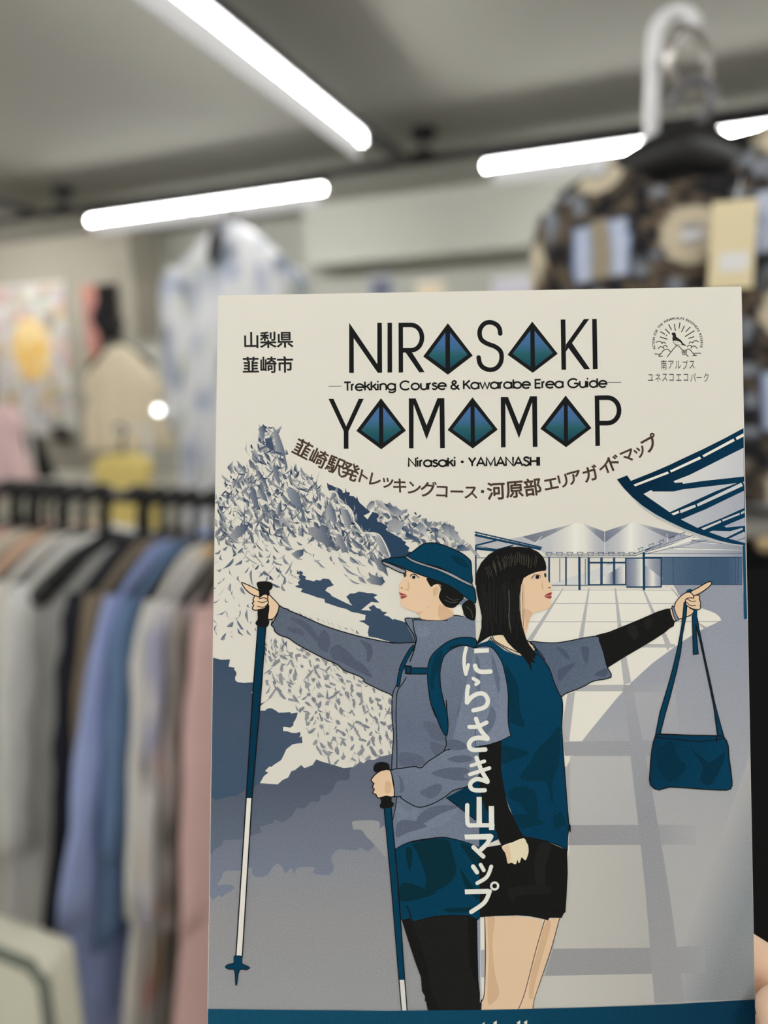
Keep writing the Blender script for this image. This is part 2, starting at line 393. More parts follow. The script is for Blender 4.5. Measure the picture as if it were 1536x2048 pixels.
# body: a real two-sided garment, wide axis along world X
def pat_body():
    n = 200; V = []; Fc = []; half = .170
    prof = []
    for k in range(100):
        t = k / 99
        if t < .16:
            s = t / .16; w = .085 + (half - .085) * s; z = -.040 - .050 * s ** 1.3; th = .024 + .02 * s
        else:
            s = (t - .16) / .84; w = half + .005 + .02 * s - .01 * sin(min(1, s * 5) * pi) ; z = -.090 - .39 * s; th = .044 + .02 * s
        prof.append((w, z, th))
    for k, (w, z, th) in enumerate(prof):
        for i in range(n):
            a = 2 * pi * i / n; ca, sa = cos(a), sin(a)
            x = w * abs(ca) ** .75 * (1 if ca > 0 else -1); y = th * abs(sa) ** .7 * (1 if sa > 0 else -1)
            y += .006 * sin(x * 38 + 1) * min(1, k / 40)
            zz = z
            if k == 0 and sa < 0: zz = z - .075 * (1 - abs(ca)) - .004
            if 1 <= k <= 16 and sa < 0: zz = z - .075 * (1 - abs(ca)) * (1 - k / 17.5)
            V.append((x, y, zz))
    for k in range(len(prof) - 1):
        for i in range(n): Fc.append((k * n + i, k * n + (i + 1) % n, (k + 1) * n + (i + 1) % n, (k + 1) * n + i))
    return mesh('body', V, Fc)
med = atY(1357, 470, PY - .045)
garm.rotation_euler = (0, radians(-5), 0)
pf = pat_fn(med.x - hookp.x, med.z - (hookp.z - .010))
me = pat_body(); vcolor(me, pf)
pb = obj('body', me, garm, v_cloth, True)
for s in (-1, 1):
    bm = bmesh.new()
    pts = [(s * (.155 + .035 * t), 0, -.100 - .36 * t) for t in [k / 24 for k in range(25)]]
    tube(bm, pts, [.034 + .008 * min(1, k / 4) + .004 * sin(k * .5) for k in range(25)], 40)
    for v in bm.verts: v.co.y *= .8
    sm_ = fromb('sleeve', bm); vcolor(sm_, pf)
    obj('sleeve', sm_, garm, v_cloth, True)
lining = mat('pale_lining', alb((206, 204, 198), .62), .8, .1)
bm = bmesh.new()
tube(bm, [(-.07, .012, -.088), (-.035, .016, -.099), (0, .018, -.103), (.035, .016, -.099), (.07, .012, -.088)], [.012, .015, .016, .015, .012], 14)
for v in bm.verts: v.co.y = .010 + (v.co.y - .016) * .25; v.co.z -= .006
obj('neck_lining', fromb('neck_lining', bm), garm, lining, True)['label'] = 'pale inside of the neckline'
# price tag
t0 = atY(1425, 405, PY - .075); t1 = atY(1505, 575, PY - .075)
tg = empty('price_tag', ((t0.x + t1.x) / 2, PY - .075, t1.z), 'cream paper price tag with a white sticker on the patterned blouse', 'price tag')
w2 = (t1.x - t0.x) / 2; hh = t0.z - t1.z
obj('card', boxme('card', -w2, w2, -.0006, .0006, 0, hh, bev=.0003), tg, mat('cream_card', alb((236, 222, 184), .66), .7, .2))
obj('sticker', boxme('sticker', -w2 * .55, w2 * .75, -.0011, -.0007, hh * .2, hh * .42), tg, mat('white_sticker', alb((226, 226, 224), .66), .6, .2))
obj('string', tubeme('string', [(0, 0, hh), (0.004, .012, hh + .02), (0.006, .026, hh + .03)], .0008, 6), tg, m_white)
# hook stand: clear pole with a crook, a ring in it
pp = PY + .10
pole_lo = atY(1304, 330, pp); a_l = atY(1311, 90, pp); a_t = atY(1350, 14, pp); a_r = atY(1386, 62, pp)
st = empty('hook_stand', (pole_lo.x, pp, 0), 'clear plastic pole with a crook at the top, behind the patterned blouse', 'hook stand')
clear = mat('clear_plastic', (0.86, 0.87, 0.89),   .25, .5, trans=.12)
R_ = (a_r.x - a_l.x) / 2 + .002; cx = (a_r.x + a_l.x) / 2 - pole_lo.x
ctr = (cx, 0, a_t.z - R_ - .006)
pts = [(a_l.x - pole_lo.x + .0, 0, .04), (a_l.x - pole_lo.x, 0, pole_lo.z)] + [tuple(p) for p in arc3(ctr, R_, 180, -5, 18)]
obj('pole', tubeme('pole', pts, .0095, 14), st, clear, True)
bm = bmesh.new(); tube(bm, [(0, 0, 0), (0, 0, .03), (0, 0, .045)], [.085, .085, .03], 32)
obj('base', fromb('base', bm), st, clear, True)
rc = atY(1379, 122, pp - .04)
ring = obj('ring', tubeme('ring', arc3((0, 0, 0), .036, 0, 360, 40, (.62, .78, 0), (0, 0, 1)), .0056, 10), None, mat('shiny_steel', (.50, .48, .46), .3, .5, metal=.9), True)
ring.location = rc; tag(ring, 'oval metal ring joining the clear crook and the grey hanger hook', 'ring')

# black cabinet under the blouse
ct = atY(1500, 1043, .92)
cz = ct.z
ylo = atZ(1500, 1016, cz).y
cab = empty('display_cabinet', (ct.x, .92, 0), 'black cabinet with a grey top edge below the patterned blouse, right of the leaflet', 'cabinet')
obj('carcass', boxme('carcass', -.03, .55, .0, max(.25, ylo - .92), .06, cz - .018), cab, mat('black_lacquer', (.006, .006, .007), .6, .15))
obj('top', boxme('top', -.035, .56, -.012, max(.25, ylo - .92) + .01, cz - .0178, cz, bev=.003), cab, mat('grey_top', alb((120, 118, 114), .62), .5, .3))
obj('door', boxme('door', -.025, .25, -.018, -.0005, .09, cz - .05), cab, MATS['black_lacquer'])
obj('door', boxme('door', .255, .54, -.018, -.0005, .09, cz - .05), cab, MATS['black_lacquer'])
obj('plinth', boxme('plinth', -.02, .53, .02, .2, 0, .0595), cab, m_black)
kp = atY(1532, 1088, .89)
bm = bmesh.new(); tube(bm, [(kp.x - ct.x, -.0185, kp.z), (kp.x - ct.x, -.03, kp.z), (kp.x - ct.x, -.036, kp.z)], [.006, .011, .008], 14)
obj('knob', fromb('knob', bm), [o for o in cab.children if o.name.startswith('door')][0], mat('brass', (.55, .42, .25), .35, .5, metal=.8), True)

# ------------------------------------------------------------------ floral dress under the track
DY = 2.50
dh = atY(463, 395, DY)
fl_dress = floral(alb((186, 187, 190), .62), [(alb((138, 146, 164), .62), .64), (alb((158, 162, 150), .62), .68), (alb((84, 94, 112), .62), .74)], 22)
hz_ = atY(463, 430, DY)
hx = hanger((hz_.x, DY, hz_.z + .01), 'black hanger holding the white floral dress below the cross track', None, radians(-58), .2)
obj('cord', tubeme('cord', [(0, 0, .015), (-.01, .03, TZ - hz_.z - .02)], .0025, 6), hx, m_blkpl)
dk = atY(431, 492, DY - .10)
neck_ = (dk.x - hz_.x, dk.y - DY, dk.z - hz_.z - .01)
dress = garment((hz_.x, DY, hz_.z + .01), 'white dress with a blue and olive floral print hung from the cross track', 'dress', None, radians(-58), .235, .05, 1.25, .08, .06, .17, -.04, .012,
                v_cloth, fl_dress, .62, 5, .0, 'dress', -.05, .07, slx=.7)

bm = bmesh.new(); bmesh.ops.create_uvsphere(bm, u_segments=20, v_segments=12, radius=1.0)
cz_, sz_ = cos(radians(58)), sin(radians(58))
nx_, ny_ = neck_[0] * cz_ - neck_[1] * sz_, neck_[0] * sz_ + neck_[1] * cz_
for v in bm.verts: v.co = Vector((nx_ + v.co.x * .022, ny_ + v.co.y * .030 + v.co.z * .012, neck_[2] + v.co.z * .075))  # solid black shape put in for the dark neckline gap
obj('neck_gap_shape', fromb('neck_gap_shape', bm), dress, m_blkpl, True)['label'] = 'black shape added for the dark gap at the neckline'

# ------------------------------------------------------------------ things on and near the pier wall
GY = 2.75
yt = atY(240, 690, GY)
yel = mat('pale_yellow_cotton', (.92, .80, .60), .85, .1, var=.05, scale=20, bump=.2)
camis = garment((yt.x, GY, yt.z + .12), 'pale yellow sleeveless blouse with a pointed collar hung in front of the pier', 'blouse', None, radians(-70), .19, .03, .50, .06, .03, .17, 0, .01, yel, None, 0, 3, 0, 'blouse', -.12)
hanger((yt.x, GY, yt.z + .10), 'black hanger inside the pale yellow blouse', None, radians(-70), .16)
yb2 = atY(245, 905, 2.3)
sk = garment((yb2.x, 2.3, yb2.z + .09), 'bright butter yellow blouse just above the rack rail, below the pale yellow one', 'blouse', None, radians(-80), .125, .04, .42, .05, .03, .03, 0, .01,
             mat('butter_yellow_cotton', alb((246, 224, 142), .42), .8, .1, bump=.2), None, 0, 8, 0, 'blouse', -.09)
# wall hanging with a yellow disc
PW = WALLY - .012
c0 = atY(-60, 585, PW); c1 = atY(158, 872, PW); dc = atY(63, 700, PW)
def hang_fn(x, z):
    A = lambda c: Vector(alb(c, 1.0))
    c = A((216, 214, 206))
    d = math.hypot((x - dc.x) * 1.0, (z - dc.z) * .86)
    if d < .165:
        c = A((232, 190, 112)) if vnoise(x * 26, z * 26) < .62 else A((240, 220, 170))
    elif d < .42:
        for j, (col, th) in enumerate((((208, 140, 128), .62), ((150, 166, 150), .64), ((176, 164, 196), .66), ((198, 172, 116), .68), ((120, 128, 120), .74))):
            v = vnoise(x * 21 + 13 * j, z * 21 + 7 * j)
            if v > th: c = c.lerp(A(col), min(.65, (v - th) * 8))
    return c
wh = empty('wall_hanging', ((c0.x + c1.x) / 2, PW, c1.z), 'pale cloth with a yellow disc ringed by small flowers, pinned to the pier', 'wall hanging')
n1, n2 = 70, 80; V = []; Fc = []
for j in range(n2 + 1):
    for i in range(n1 + 1):
        V.append((c0.x + (c1.x - c0.x) * i / n1 - wh.location.x, .003 * sin(i * .5), (c0.z - c1.z) * (1 - j / n2)))
for j in range(n2):
    for i in range(n1): Fc.append((j * (n1 + 1) + i, (j + 1) * (n1 + 1) + i, (j + 1) * (n1 + 1) + i + 1, j * (n1 + 1) + i + 1))
me = mesh('cloth', V, Fc); vcolor(me, lambda x, y, z: hang_fn(x + wh.location.x, z + wh.location.z))
o = obj('cloth', me, wh, v_cloth); sd = o.modifiers.new('s', 'SOLIDIFY'); sd.thickness = .002
obj('batten', boxme('batten', (c0.x - wh.location.x), (c1.x - wh.location.x), -.008, .008, c0.z - c1.z, c0.z - c1.z + .014, bev=.002), wh, m_white)
# poster
p0 = atY(162, 572, PW); p1 = atY(252, 752, PW)
po = empty('poster', ((p0.x + p1.x) / 2, PW, p1.z), 'black poster with a pink and red left half, pinned right of the flowered cloth', 'poster')
def post_fn(x, y, z):
    A = lambda c: Vector(alb(c, 1.05)); w = (p1.x - p0.x) / 2; h = p0.z - p1.z
    u = (x + w) / (2 * w); v = z / h
    edge = .36 + .12 * sin(v * 6 + 1) + .06 * sin(v * 17)
    if u < edge:
        return A((176, 128, 128)).lerp(A((214, 150, 130)), vnoise(u * 5, v * 6)) if v > .25 else A((206, 160, 120))
    return A((34, 33, 34)) if u < .94 else A((96, 84, 70))
n1, n2 = 40, 60; V = []; Fc = []; w = (p1.x - p0.x) / 2; h = p0.z - p1.z
for j in range(n2 + 1):
    for i in range(n1 + 1): V.append((-w + 2 * w * i / n1, 0, h * (1 - j / n2)))
for j in range(n2):
    for i in range(n1): Fc.append((j * (n1 + 1) + i, (j + 1) * (n1 + 1) + i, (j + 1) * (n1 + 1) + i + 1, j * (n1 + 1) + i + 1))
me = mesh('sheet', V, Fc); vcolor(me, post_fn); o = obj('sheet', me, po, v_cloth); sd = o.modifiers.new('s', 'SOLIDIFY'); sd.thickness = .001
# a pink garment, black bag and dark pouch low on the left
gp = atY(-14, 800, 2.2)
hanger((gp.x, 2.2, gp.z + .075), 'black hanger holding the pink blouse behind the rack at the far left', None, radians(-80), .12)
garment((gp.x, 2.2, gp.z + .075), 'pink blouse hanging behind the rack at the far left', 'blouse', None, radians(-80), .125, .05, .40, .05, .03, .05, 0, .01,
        mat('pink_cotton', alb((212, 184, 184), .66), .85, .1, bump=.2), None, 0, 4, 0, 'blouse', -.09)
def stand(x, y, z, label):
    e = empty('display_stand', (x, y + .16, 0), label, 'display stand')
    obj('arm', tubeme('arm', [(0, -.20, z - .0005), (0, 0, z - .0005), (0, .004, z - .02)], .0075, 10), e, m_white, True)
    obj('post', tubeme('post', [(0, 0, .0205), (0, 0, z - .009)], .012, 12), e, m_white, True)
    bm = bmesh.new(); tube(bm, [(0, 0, 0), (0, 0, .012), (0, 0, .02)], [.15, .15, .03], 28)
    obj('base', fromb('base', bm), e, m_white)
stand(gp.x, 2.2, gp.z + .075 + .0085, 'white display stand behind the rack, holding the pink blouse')
stand(yb2.x, 2.3, yb2.z + .09 + .0085, 'white display stand behind the rack, holding the butter yellow blouse')
hanger((yb2.x, 2.3, yb2.z + .09), 'black hanger holding the butter yellow blouse', None, radians(-80), .11)
def bag(px0, py0, px1, py1, Y, label, m, name='bag'):
    a = atY(px0, py0, Y); b = atY(px1, py1, Y); w = (b.x - a.x) / 2; h = a.z - b.z
    e = empty(name, ((a.x + b.x) / 2, Y, b.z), label, 'bag')
    bm = bmesh.new(); bbox(bm, -w, w, -.05, .05, 0, h, bev=.03)
    for v in bm.verts: v.co.x *= 1 - .25 * v.co.z / h; v.co.y *= 1 - .5 * v.co.z / h
    obj('body', fromb('body', bm), e, m, True)
    obj('handle', tubeme('handle', [(-w * .4, 0, h * .95), (-w * .3, 0, h + .06), (0, 0, h + .09), (w * .3, 0, h + .06), (w * .4, 0, h * .95)], .006, 8), e, m, True)
    return e
bl_bag = mat('black_leather', (.012, .012, .012), .5, .35, bump=.2)
sh0 = atY(-80, 944, 2.75); sh1 = atY(335, 950, 2.75)
shelf = empty('shelf_unit', ((sh0.x + sh1.x) / 2, 2.85, 0), 'pale shelf unit in front of the pier with black bags on top', 'shelf unit')
shw = (sh1.x - sh0.x) / 2; shz = sh0.z - .012
mpl = mat('pale_laminate', alb((206, 204, 194), .66), .6, .2)
obj('top', boxme('top', -shw, shw, -.16, .16, shz - .02, shz, bev=.002), shelf, mpl)
for sx in (-1, 1): obj('side_panel', boxme('side_panel', sx * shw - .009, sx * shw + .009, -.155, .155, 0, shz - .0205), shelf, mpl)
obj('back_panel', boxme('back_panel', -shw + .0095, shw - .0095, .14, .15, 0, shz - .0205), shelf, mpl)
for k in (.25, .6): obj('shelf', boxme('shelf', -shw + .0095, shw - .0095, -.15, .139, k * shz, k * shz + .018), shelf, mpl)
def sitbag(px0, py0, px1, Y, label, m):
    a = atY(px0, py0, Y); b = atY(px1, py0, Y); w = (b.x - a.x) / 2; h = a.z - shz
    e = empty('handbag', ((a.x + b.x) / 2, Y, shz), label, 'bag')
    bm = bmesh.new(); bbox(bm, -w, w, -.045, .045, 0, h, bev=.02)
    for v in bm.verts: v.co.x *= 1 - .35 * v.co.z / h; v.co.y *= 1 - .5 * v.co.z / h
    obj('body', fromb('body', bm), e, m, True)
    obj('handle', tubeme('handle', [(-w * .4, 0, h * .9), (-w * .3, 0, h + .03), (0, 0, h + .045), (w * .3, 0, h + .03), (w * .4, 0, h * .9)], .005, 8), e, m, True)
sitbag(8, 868, 92, 2.75, 'black handbag on the shelf unit below the flowered cloth', bl_bag)
pm = atY(125, 858, PW)
pch = obj('pouch', boxme('pouch', -.075, .075, -.03, 0, -.085, .02, bev=.012), None, mat('dark_brown_leather', alb((56, 50, 46), .66), .5, .3), True)
pch.location = (pm.x, WALLY - .013, pm.z); tag(pch, 'small dark pouch hung on the pier below the flowered cloth', 'pouch')

# ------------------------------------------------------------------ wall bay between pier and beam
bz = atY(268, 680, 3.25); bz2 = atY(392, 680, 3.25)
wc = empty('wall_cabinet', ((bz.x + bz2.x) / 2, 3.34, 0), 'light grey low cabinet in the wall bay behind the white floral dress', 'cabinet')
w = .45; mlg = mat('light_grey_laminate', alb((176, 176, 168), .7), .6, .2)
obj('carcass', boxme('carcass', -w, w, .0, .29, .05, bz.z - .02), wc, mlg)
obj('top', boxme('top', -w - .01, w + .01, -.02, .29, bz.z - .0195, bz.z, bev=.003), wc, mat('grey_edge', alb((150, 150, 140), .7), .6, .2))
for sx in (-1, 1): obj('door', boxme('door', min(sx * .005, sx * (w - .01)), max(sx * .005, sx * (w - .01)), -.018, -.0005, .08, bz.z - .05), wc, mlg)
obj('plinth', boxme('plinth', -w + .02, w - .02, .02, .2, 0, .0495), wc, m_grey)
# spot lamp
lp = atY(320, 820, 2.45)
sp = empty('clip_lamp', lp, 'small lit round spot lamp right of the pale yellow blouse', 'lamp')
bm = bmesh.new(); bmesh.ops.create_uvsphere(bm, u_segments=20, v_segments=12, radius=.017)
for v in bm.verts: v.co += Vector((0, -.012, 0))
obj('bulb', fromb('bulb', bm), sp, mat('lit_bulb', (.9, .9, .9), .5, .2, emit=((.95, 1, 1), 3.0)), True)
bm = bmesh.new(); tube(bm, [(0, .0055, 0), (0, .03, 0), (0, .07, .0)], [.02, .024, .016], 18)
obj('shade', fromb('shade', bm), sp, m_white, True)
obj('arm', tubeme('arm', [(0, .06, -.015), (0, .10, -.10), (0.0, .30, -lp.z + bz.z + .1), (0, .85, -lp.z + bz.z + .05), (0, .89, -lp.z + bz.z + .006)], .004, 8), sp, m_white, True)
obj('base', tubeme('base', [(0, .89, -lp.z + bz.z + .0005), (0, .89, -lp.z + bz.z + .012)], .04, 18), sp, m_white)

# things on the back wall above the leaflet
def wallpic(px0, py0, px1, py1, label, rgb, rgb2, name='wall_print'):
    Y = WALLY + .238; a = atY(px0, py0, Y); b = atY(px1, py1, Y)
    w = (b.x - a.x) / 2; h = a.z - b.z
    e = empty(name, ((a.x + b.x) / 2, Y, b.z), label, 'print')
    obj('backing', boxme('backing', -w, w, 0, .010, 0, h, bev=.002), e, mat('backing_%d%d%d' % rgb, alb(rgb, .8), .7, .2))
    obj('picture', boxme('picture', -w * .8, w * .8, -.003, -.0004, h * .2, h * .92), e, mat('picture_%d%d%d' % rgb2, alb(rgb2, .8), .7, .2, var=.3, scale=14))
wallpic(735, 548, 790, 700, 'small dark blue-grey print on the back wall above the leaflet', (168, 170, 172), (92, 96, 112))
wallpic(832, 562, 890, 720, 'small peach print on the back wall above the leaflet', (196, 190, 176), (214, 190, 160))
wallpic(985, 556, 1085, 730, 'pale lilac print on the back wall beside the patterned blouse', (190, 190, 196), (180, 176, 188))

# pale bag low at the left
ba = atY(-90, 1876, .68); bb = atY(128, 2300, .68)
bg = empty('tote_bag', ((ba.x + bb.x) / 2, .72, max(.02, bb.z - .1)), 'pale bag edged in grey-green standing on a stool', 'bag')
w = (bb.x - ba.x) / 2; h = ba.z - bg.location.z
bm = bmesh.new(); bbox(bm, -w, w, -.035, .035, 0, h, bev=.016)
obj('body', fromb('body', bm), bg, mat('pale_canvas', alb((222, 220, 202), .5), .85, .1, bump=.3, scale=60), True)
obj('edging', tubeme('edging', [(-w, -.036, .02), (-w, -.036, h - .025), (-w + .025, -.036, h), (w - .025, -.036, h), (w, -.036, h - .025), (w, -.036, .02)], .009, 10), bg, mat('grey_green_webbing', alb((96, 102, 94), .6), .8, .1), True)
stl = empty('stool', (bg.location.x, .72, 0), 'low wooden stool below the pale bag', 'stool')
mw = mat('pale_wood', alb((190, 160, 120), .6), .6, .2, var=.1)
zt_ = bg.location.z
obj('seat', boxme('seat', -w - .03, w + .03, -.12, .12, zt_ - .03, zt_ - .0005, bev=.005), stl, mw)
for sx in (-1, 1):
    for sy in (-1, 1): obj('leg', tubeme('leg', [(sx * w, sy * .1, 0), (sx * w * .9, sy * .085, zt_ - .0305)], .014, 10), stl, mw, True)

# ------------------------------------------------------------------ the leaflet
def camP(px, py, dep): return CAM + ray(px, py) * (dep / F)
TLp, TRp = camP(436, 591, .2005), camP(1483, 573, .2005)
BLp, BRp = camP(415, 2018, .1919), camP(1510, 1999, .1919)
Wd = ((TRp - TLp).length + (BRp - BLp).length) / 2
U = ((TRp - TLp) + (BRp - BLp)).normalized()
Vv = ((TLp - BLp) + (TRp - BRp)).normalized()
Nn = U.cross(Vv).normalized(); Vv = Nn.cross(U).normalized()
cen = (TLp + TRp + BLp + BRp) / 4
HT = .210
top = (TLp + TRp) / 2
top = top - Nn * (top - cen).dot(Nn)
base = top - Vv * HT
leaf = empty('leaflet', base, 'printed paper leaflet showing two illustrated women back to back, held in a hand', 'leaflet')
LM = Matrix.Identity(4)
for i in range(3):
    LM[i][0] = U[i]; LM[i][1] = Vv[i]; LM[i][2] = Nn[i]; LM[i][3] = base[i]
leaf.matrix_world = LM
def loc(px, py, w):
    """photo point -> point on the leaflet at height w above its page"""
    d = ray(px, py)
    t = ((base + Nn * w - CAM).dot(Nn)) / d.dot(Nn)
    p = CAM + d * t - base
    return Vector((p.dot(U), p.dot(Vv), w))
# paper: a folded sheet, front leaf and back leaf
tl, tr, bl, br = loc(436, 591, 0), loc(1483, 573, 0), loc(415, 2018, 0), loc(1510, 1999, 0)
def ext(a, b, y): t = (y - a.y) / (b.y - a.y); return Vector((a.x + (b.x - a.x) * t, y, 0))
bl, br = ext(tl, bl, 0.0), ext(tr, br, 0.0)
paper = mat('coated_paper', alb((217, 214, 204), EB), .6, .08)
def sheet(name, w0, w1, inset):
    q = [(bl.x + inset, bl.y), (br.x - inset, br.y), (tr.x - inset, tr.y - inset), (tl.x + inset, tl.y - inset)]
    v = [(x, y, w0) for x, y in q] + [(x, y, w1) for x, y in q]
    f = [(3, 2, 1, 0), (4, 5, 6, 7), (0, 1, 5, 4), (1, 2, 6, 5), (2, 3, 7, 6), (3, 0, 4, 7)]
    return obj(name, mesh(name, v, f), leaf, paper)
sheet('front_leaf', -.00022, 0, 0)
sheet('inner_leaf', -.00048, -.00026, .0006)
sheet('back_leaf', -.00074, -.00052, .0002)

ink = vmat('printing_ink', .65, .03, .14, 3000)
PR = {}; CUR = None; LAY = [0]
PARENT = {}
def part(n, lay=None, parent=None):
    global CUR
    CUR = PR.setdefault(n, ([], [], []))
    if parent: PARENT[n] = parent
    if lay is not None: LAY[0] = lay
STEP = 5e-7
LIM = [(436.8, 591.5), (1482.4, 573.8), (1511.2, 2075), (414.8, 2090)]
def clip(pts, poly=LIM):
    out = list(pts)
    for i in range(len(poly)):
        a, b = poly[i], poly[(i + 1) % len(poly)]
        ins = lambda p: (b[0] - a[0]) * (p[1] - a[1]) - (b[1] - a[1]) * (p[0] - a[0]) >= 0
        src, out = out, []
        for j in range(len(src)):
            p, q = src[j - 1], src[j]
            ip, iq = ins(p), ins(q)
            if ip != iq:
                d = (b[0] - a[0]) * (q[1] - p[1]) - (b[1] - a[1]) * (q[0] - p[0])
                n = (b[0] - a[0]) * (p[1] - a[1]) - (b[1] - a[1]) * (p[0] - a[0])
                t = -n / d if d else 0
                out.append((p[0] + (q[0] - p[0]) * t, p[1] + (q[1] - p[1]) * t))
            if iq: out.append(q)
        if not out: return []
    return out
def inkc(rgb): return tuple(min(.9, max(.003, lin(c) / EB)) for c in rgb)
def gcol(g, p):
    if isinstance(g[0], (int, float)): return inkc(g)
    (x0, y0), (x1, y1), st = g
    t = ((p[0] - x0) * (x1 - x0) + (p[1] - y0) * (y1 - y0)) / ((x1 - x0) ** 2 + (y1 - y0) ** 2)
    if t <= st[0][0]: return inkc(st[0][1])
    for (a, ca), (b, cb) in zip(st, st[1:]):
        if t <= b:
            k = (t - a) / (b - a); ca = inkc(ca); cb = inkc(cb)
            return tuple(ca[i] + (cb[i] - ca[i]) * k for i in range(3))
    return inkc(st[-1][1])
def halfplane(pts, g, t, keep_low):
    (x0, y0), (x1, y1) = g; L2 = (x1 - x0) ** 2 + (y1 - y0) ** 2
    T = lambda p: ((p[0] - x0) * (x1 - x0) + (p[1] - y0) * (y1 - y0)) / L2 - t
    out = []
    for j in range(len(pts)):
        p, q = pts[j - 1], pts[j]; a, b = T(p), T(q)
        ia, ib = (a <= 0, b <= 0) if keep_low else (a >= 0, b >= 0)
        if ia != ib:
            k = a / (a - b); out.append((p[0] + (q[0] - p[0]) * k, p[1] + (q[1] - p[1]) * k))
        if ib: out.append(q)
    return out
def emitpoly(pts, g, w):
    V, Fc, Cc = CUR
    if len(pts) < 3: return
    tri = tessellate_polygon([[Vector((p[0], p[1], 0)) for p in pts]])
    b = len(V)
    for p in pts:
        V.append(loc(p[0], p[1], w)); Cc.append(gcol(g, p))
    for t in tri:
        a, c, d = (pts[i] for i in t)
        s = (c[0] - a[0]) * (d[1] - a[1]) - (c[1] - a[1]) * (d[0] - a[0])
        if abs(s) < 1e-9: continue
        Fc.append(tuple(b + i for i in (t if s < 0 else t[::-1])))
def dedupe(pts):
    o = []
    for p in pts:
        if not o or abs(p[0] - o[-1][0]) + abs(p[1] - o[-1][1]) > .02: o.append(p)
    if len(o) > 1 and abs(o[0][0] - o[-1][0]) + abs(o[0][1] - o[-1][1]) < .02: o.pop()
    return o
def fill(pts, g, lay=None, docl=True):
    if lay is None:
        LAY[0] += 1; lay = LAY[0]
    w = lay * STEP
    pts = dedupe(clip(pts) if docl else pts)
    if isinstance(g[0], (int, float)) or len(g[2]) <= 2 and g[2][0][0] == 0 and g[2][-1][0] == 1 and False:
        emitpoly(pts, g, w); return
    ts = [s[0] for s in g[2]]
    # cut at every stop so that each piece holds a linear blend
    rest = pts
    for t in ts:
        lo = dedupe(halfplane(rest, (g[0], g[1]), t, True)); rest = dedupe(halfplane(rest, (g[0], g[1]), t, False))
        emitpoly(lo, g, w)
        if len(rest) < 3: break
    emitpoly(rest, g, w)
def smooth(pts, closed=False, n=5):
    m = len(pts); o = []
    if m < 3: return list(pts)
    rng = range(m if closed else m - 1)
    for i in rng:
        p0 = pts[(i - 1) % m] if closed or i > 0 else pts[i]
        p1 = pts[i]; p2 = pts[(i + 1) % m]
        p3 = pts[(i + 2) % m] if closed or i + 2 < m else p2
        for k in range(n):
            t = k / n
            o.append(tuple(.5 * (2 * p1[a] + (p2[a] - p0[a]) * t + (2 * p0[a] - 5 * p1[a] + 4 * p2[a] - p3[a]) * t * t + (3 * p1[a] - p0[a] - 3 * p2[a] + p3[a]) * t ** 3) for a in (0, 1)))
    if not closed: o.append(pts[-1])
    return o
def stroke(pts, wd, g, closed=False, caps=True, lay=None):
    pts = dedupe(pts)
    if lay is None:
        LAY[0] += 1; lay = LAY[0]
    n = len(pts)
    if n < 2: return
    h = wd / 2 if not isinstance(wd, list) else None
    Lf = []; Rt = []
    for i in range(n):
        a = pts[(i - 1) % n] if (closed or i > 0) else None
        b = pts[(i + 1) % n] if (closed or i < n - 1) else None
        p = pts[i]
        def nd(u, v):
            dx, dy = v[0] - u[0], v[1] - u[1]; l = math.hypot(dx, dy) or 1; return (dx / l, dy / l)
        if a is None: d = nd(p, b); mx = (-d[1], d[0]); s = 1
        elif b is None: d = nd(a, p); mx = (-d[1], d[0]); s = 1
        else:
            d1, d2 = nd(a, p), nd(p, b); mx = (-(d1[1] + d2[1]), d1[0] + d2[0]); l = math.hypot(*mx)
            if l < .2: mx = (-d1[1], d1[0]); s = 1
            else:
                mx = (mx[0] / l, mx[1] / l); s = min(1.6, 2 / l)
        hh = (h if h is not None else wd[i] / 2) * s
        Lf.append((p[0] + mx[0] * hh, p[1] + mx[1] * hh)); Rt.append((p[0] - mx[0] * hh, p[1] - mx[1] * hh))
    for i in range(n if closed else n - 1):
        j = (i + 1) % n
        q = dedupe(clip([Lf[i], Lf[j], Rt[j], Rt[i]]))
        emitpoly(q, g, lay * STEP)
    if caps and not closed:
        for p, q, e in ((pts[0], pts[1], 0), (pts[-1], pts[-2], -1)):
            hh = h if h is not None else wd[e] / 2
            if hh < .7: continue
            a0 = math.atan2(p[1] - q[1], p[0] - q[0]); mth = 6 if hh < 3 else 10
            emitpoly([(p[0] + hh * cos(a0 - pi / 2 + pi * k / mth), p[1] + hh * sin(a0 - pi / 2 + pi * k / mth)) for k in range(mth + 1)], g, lay * STEP)
ORG = dict(A=(740, 1060, 4), B=(420, 1130, 4), C=(700, 1400, 4), D=(900, 1280, 4), E=(700, 1660, 4), G=(1130, 1130, 4), H=(940, 1020, 4), I=(1130, 840, 4),
           J=(420, 830, 4), K=(640, 960, 4), L=(410, 1290, 4), M=(410, 1640, 4), N=(1280, 610, 9.6), O=(640, 620, 4), P=(920, 620, 4), R=(900, 1280, 9.6),
           T=(960, 1560, 2.6667), X=(0, 0, 1))
def Q(s):
    """'A 10,20 30,40 C 5,6' -> photo points; a letter names the zoomed crop the numbers were read in"""
    o = 'X'; r = []
    for tkn in s.split():
        if ',' not in tkn: o = tkn; continue
        a, b = tkn.split(','); ox, oy, k = ORG[o]; r.append((ox + float(a) / k, oy + float(b) / k))
    return r
def SF(s, g, n=4, line=0, lc=(24, 25, 27)):
    p = smooth(Q(s), True, n); fill(p, g)
    if line: stroke(p, line, lc, True)
def SL(s, w=1.9, c=(24, 25, 27), n=4): stroke(smooth(Q(s), False, n), w, c)
def PF(s, g): fill(Q(s), g)
def PL(s, w=1.9, c=(24, 25, 27), caps=False): stroke(Q(s), w, c, caps=caps)
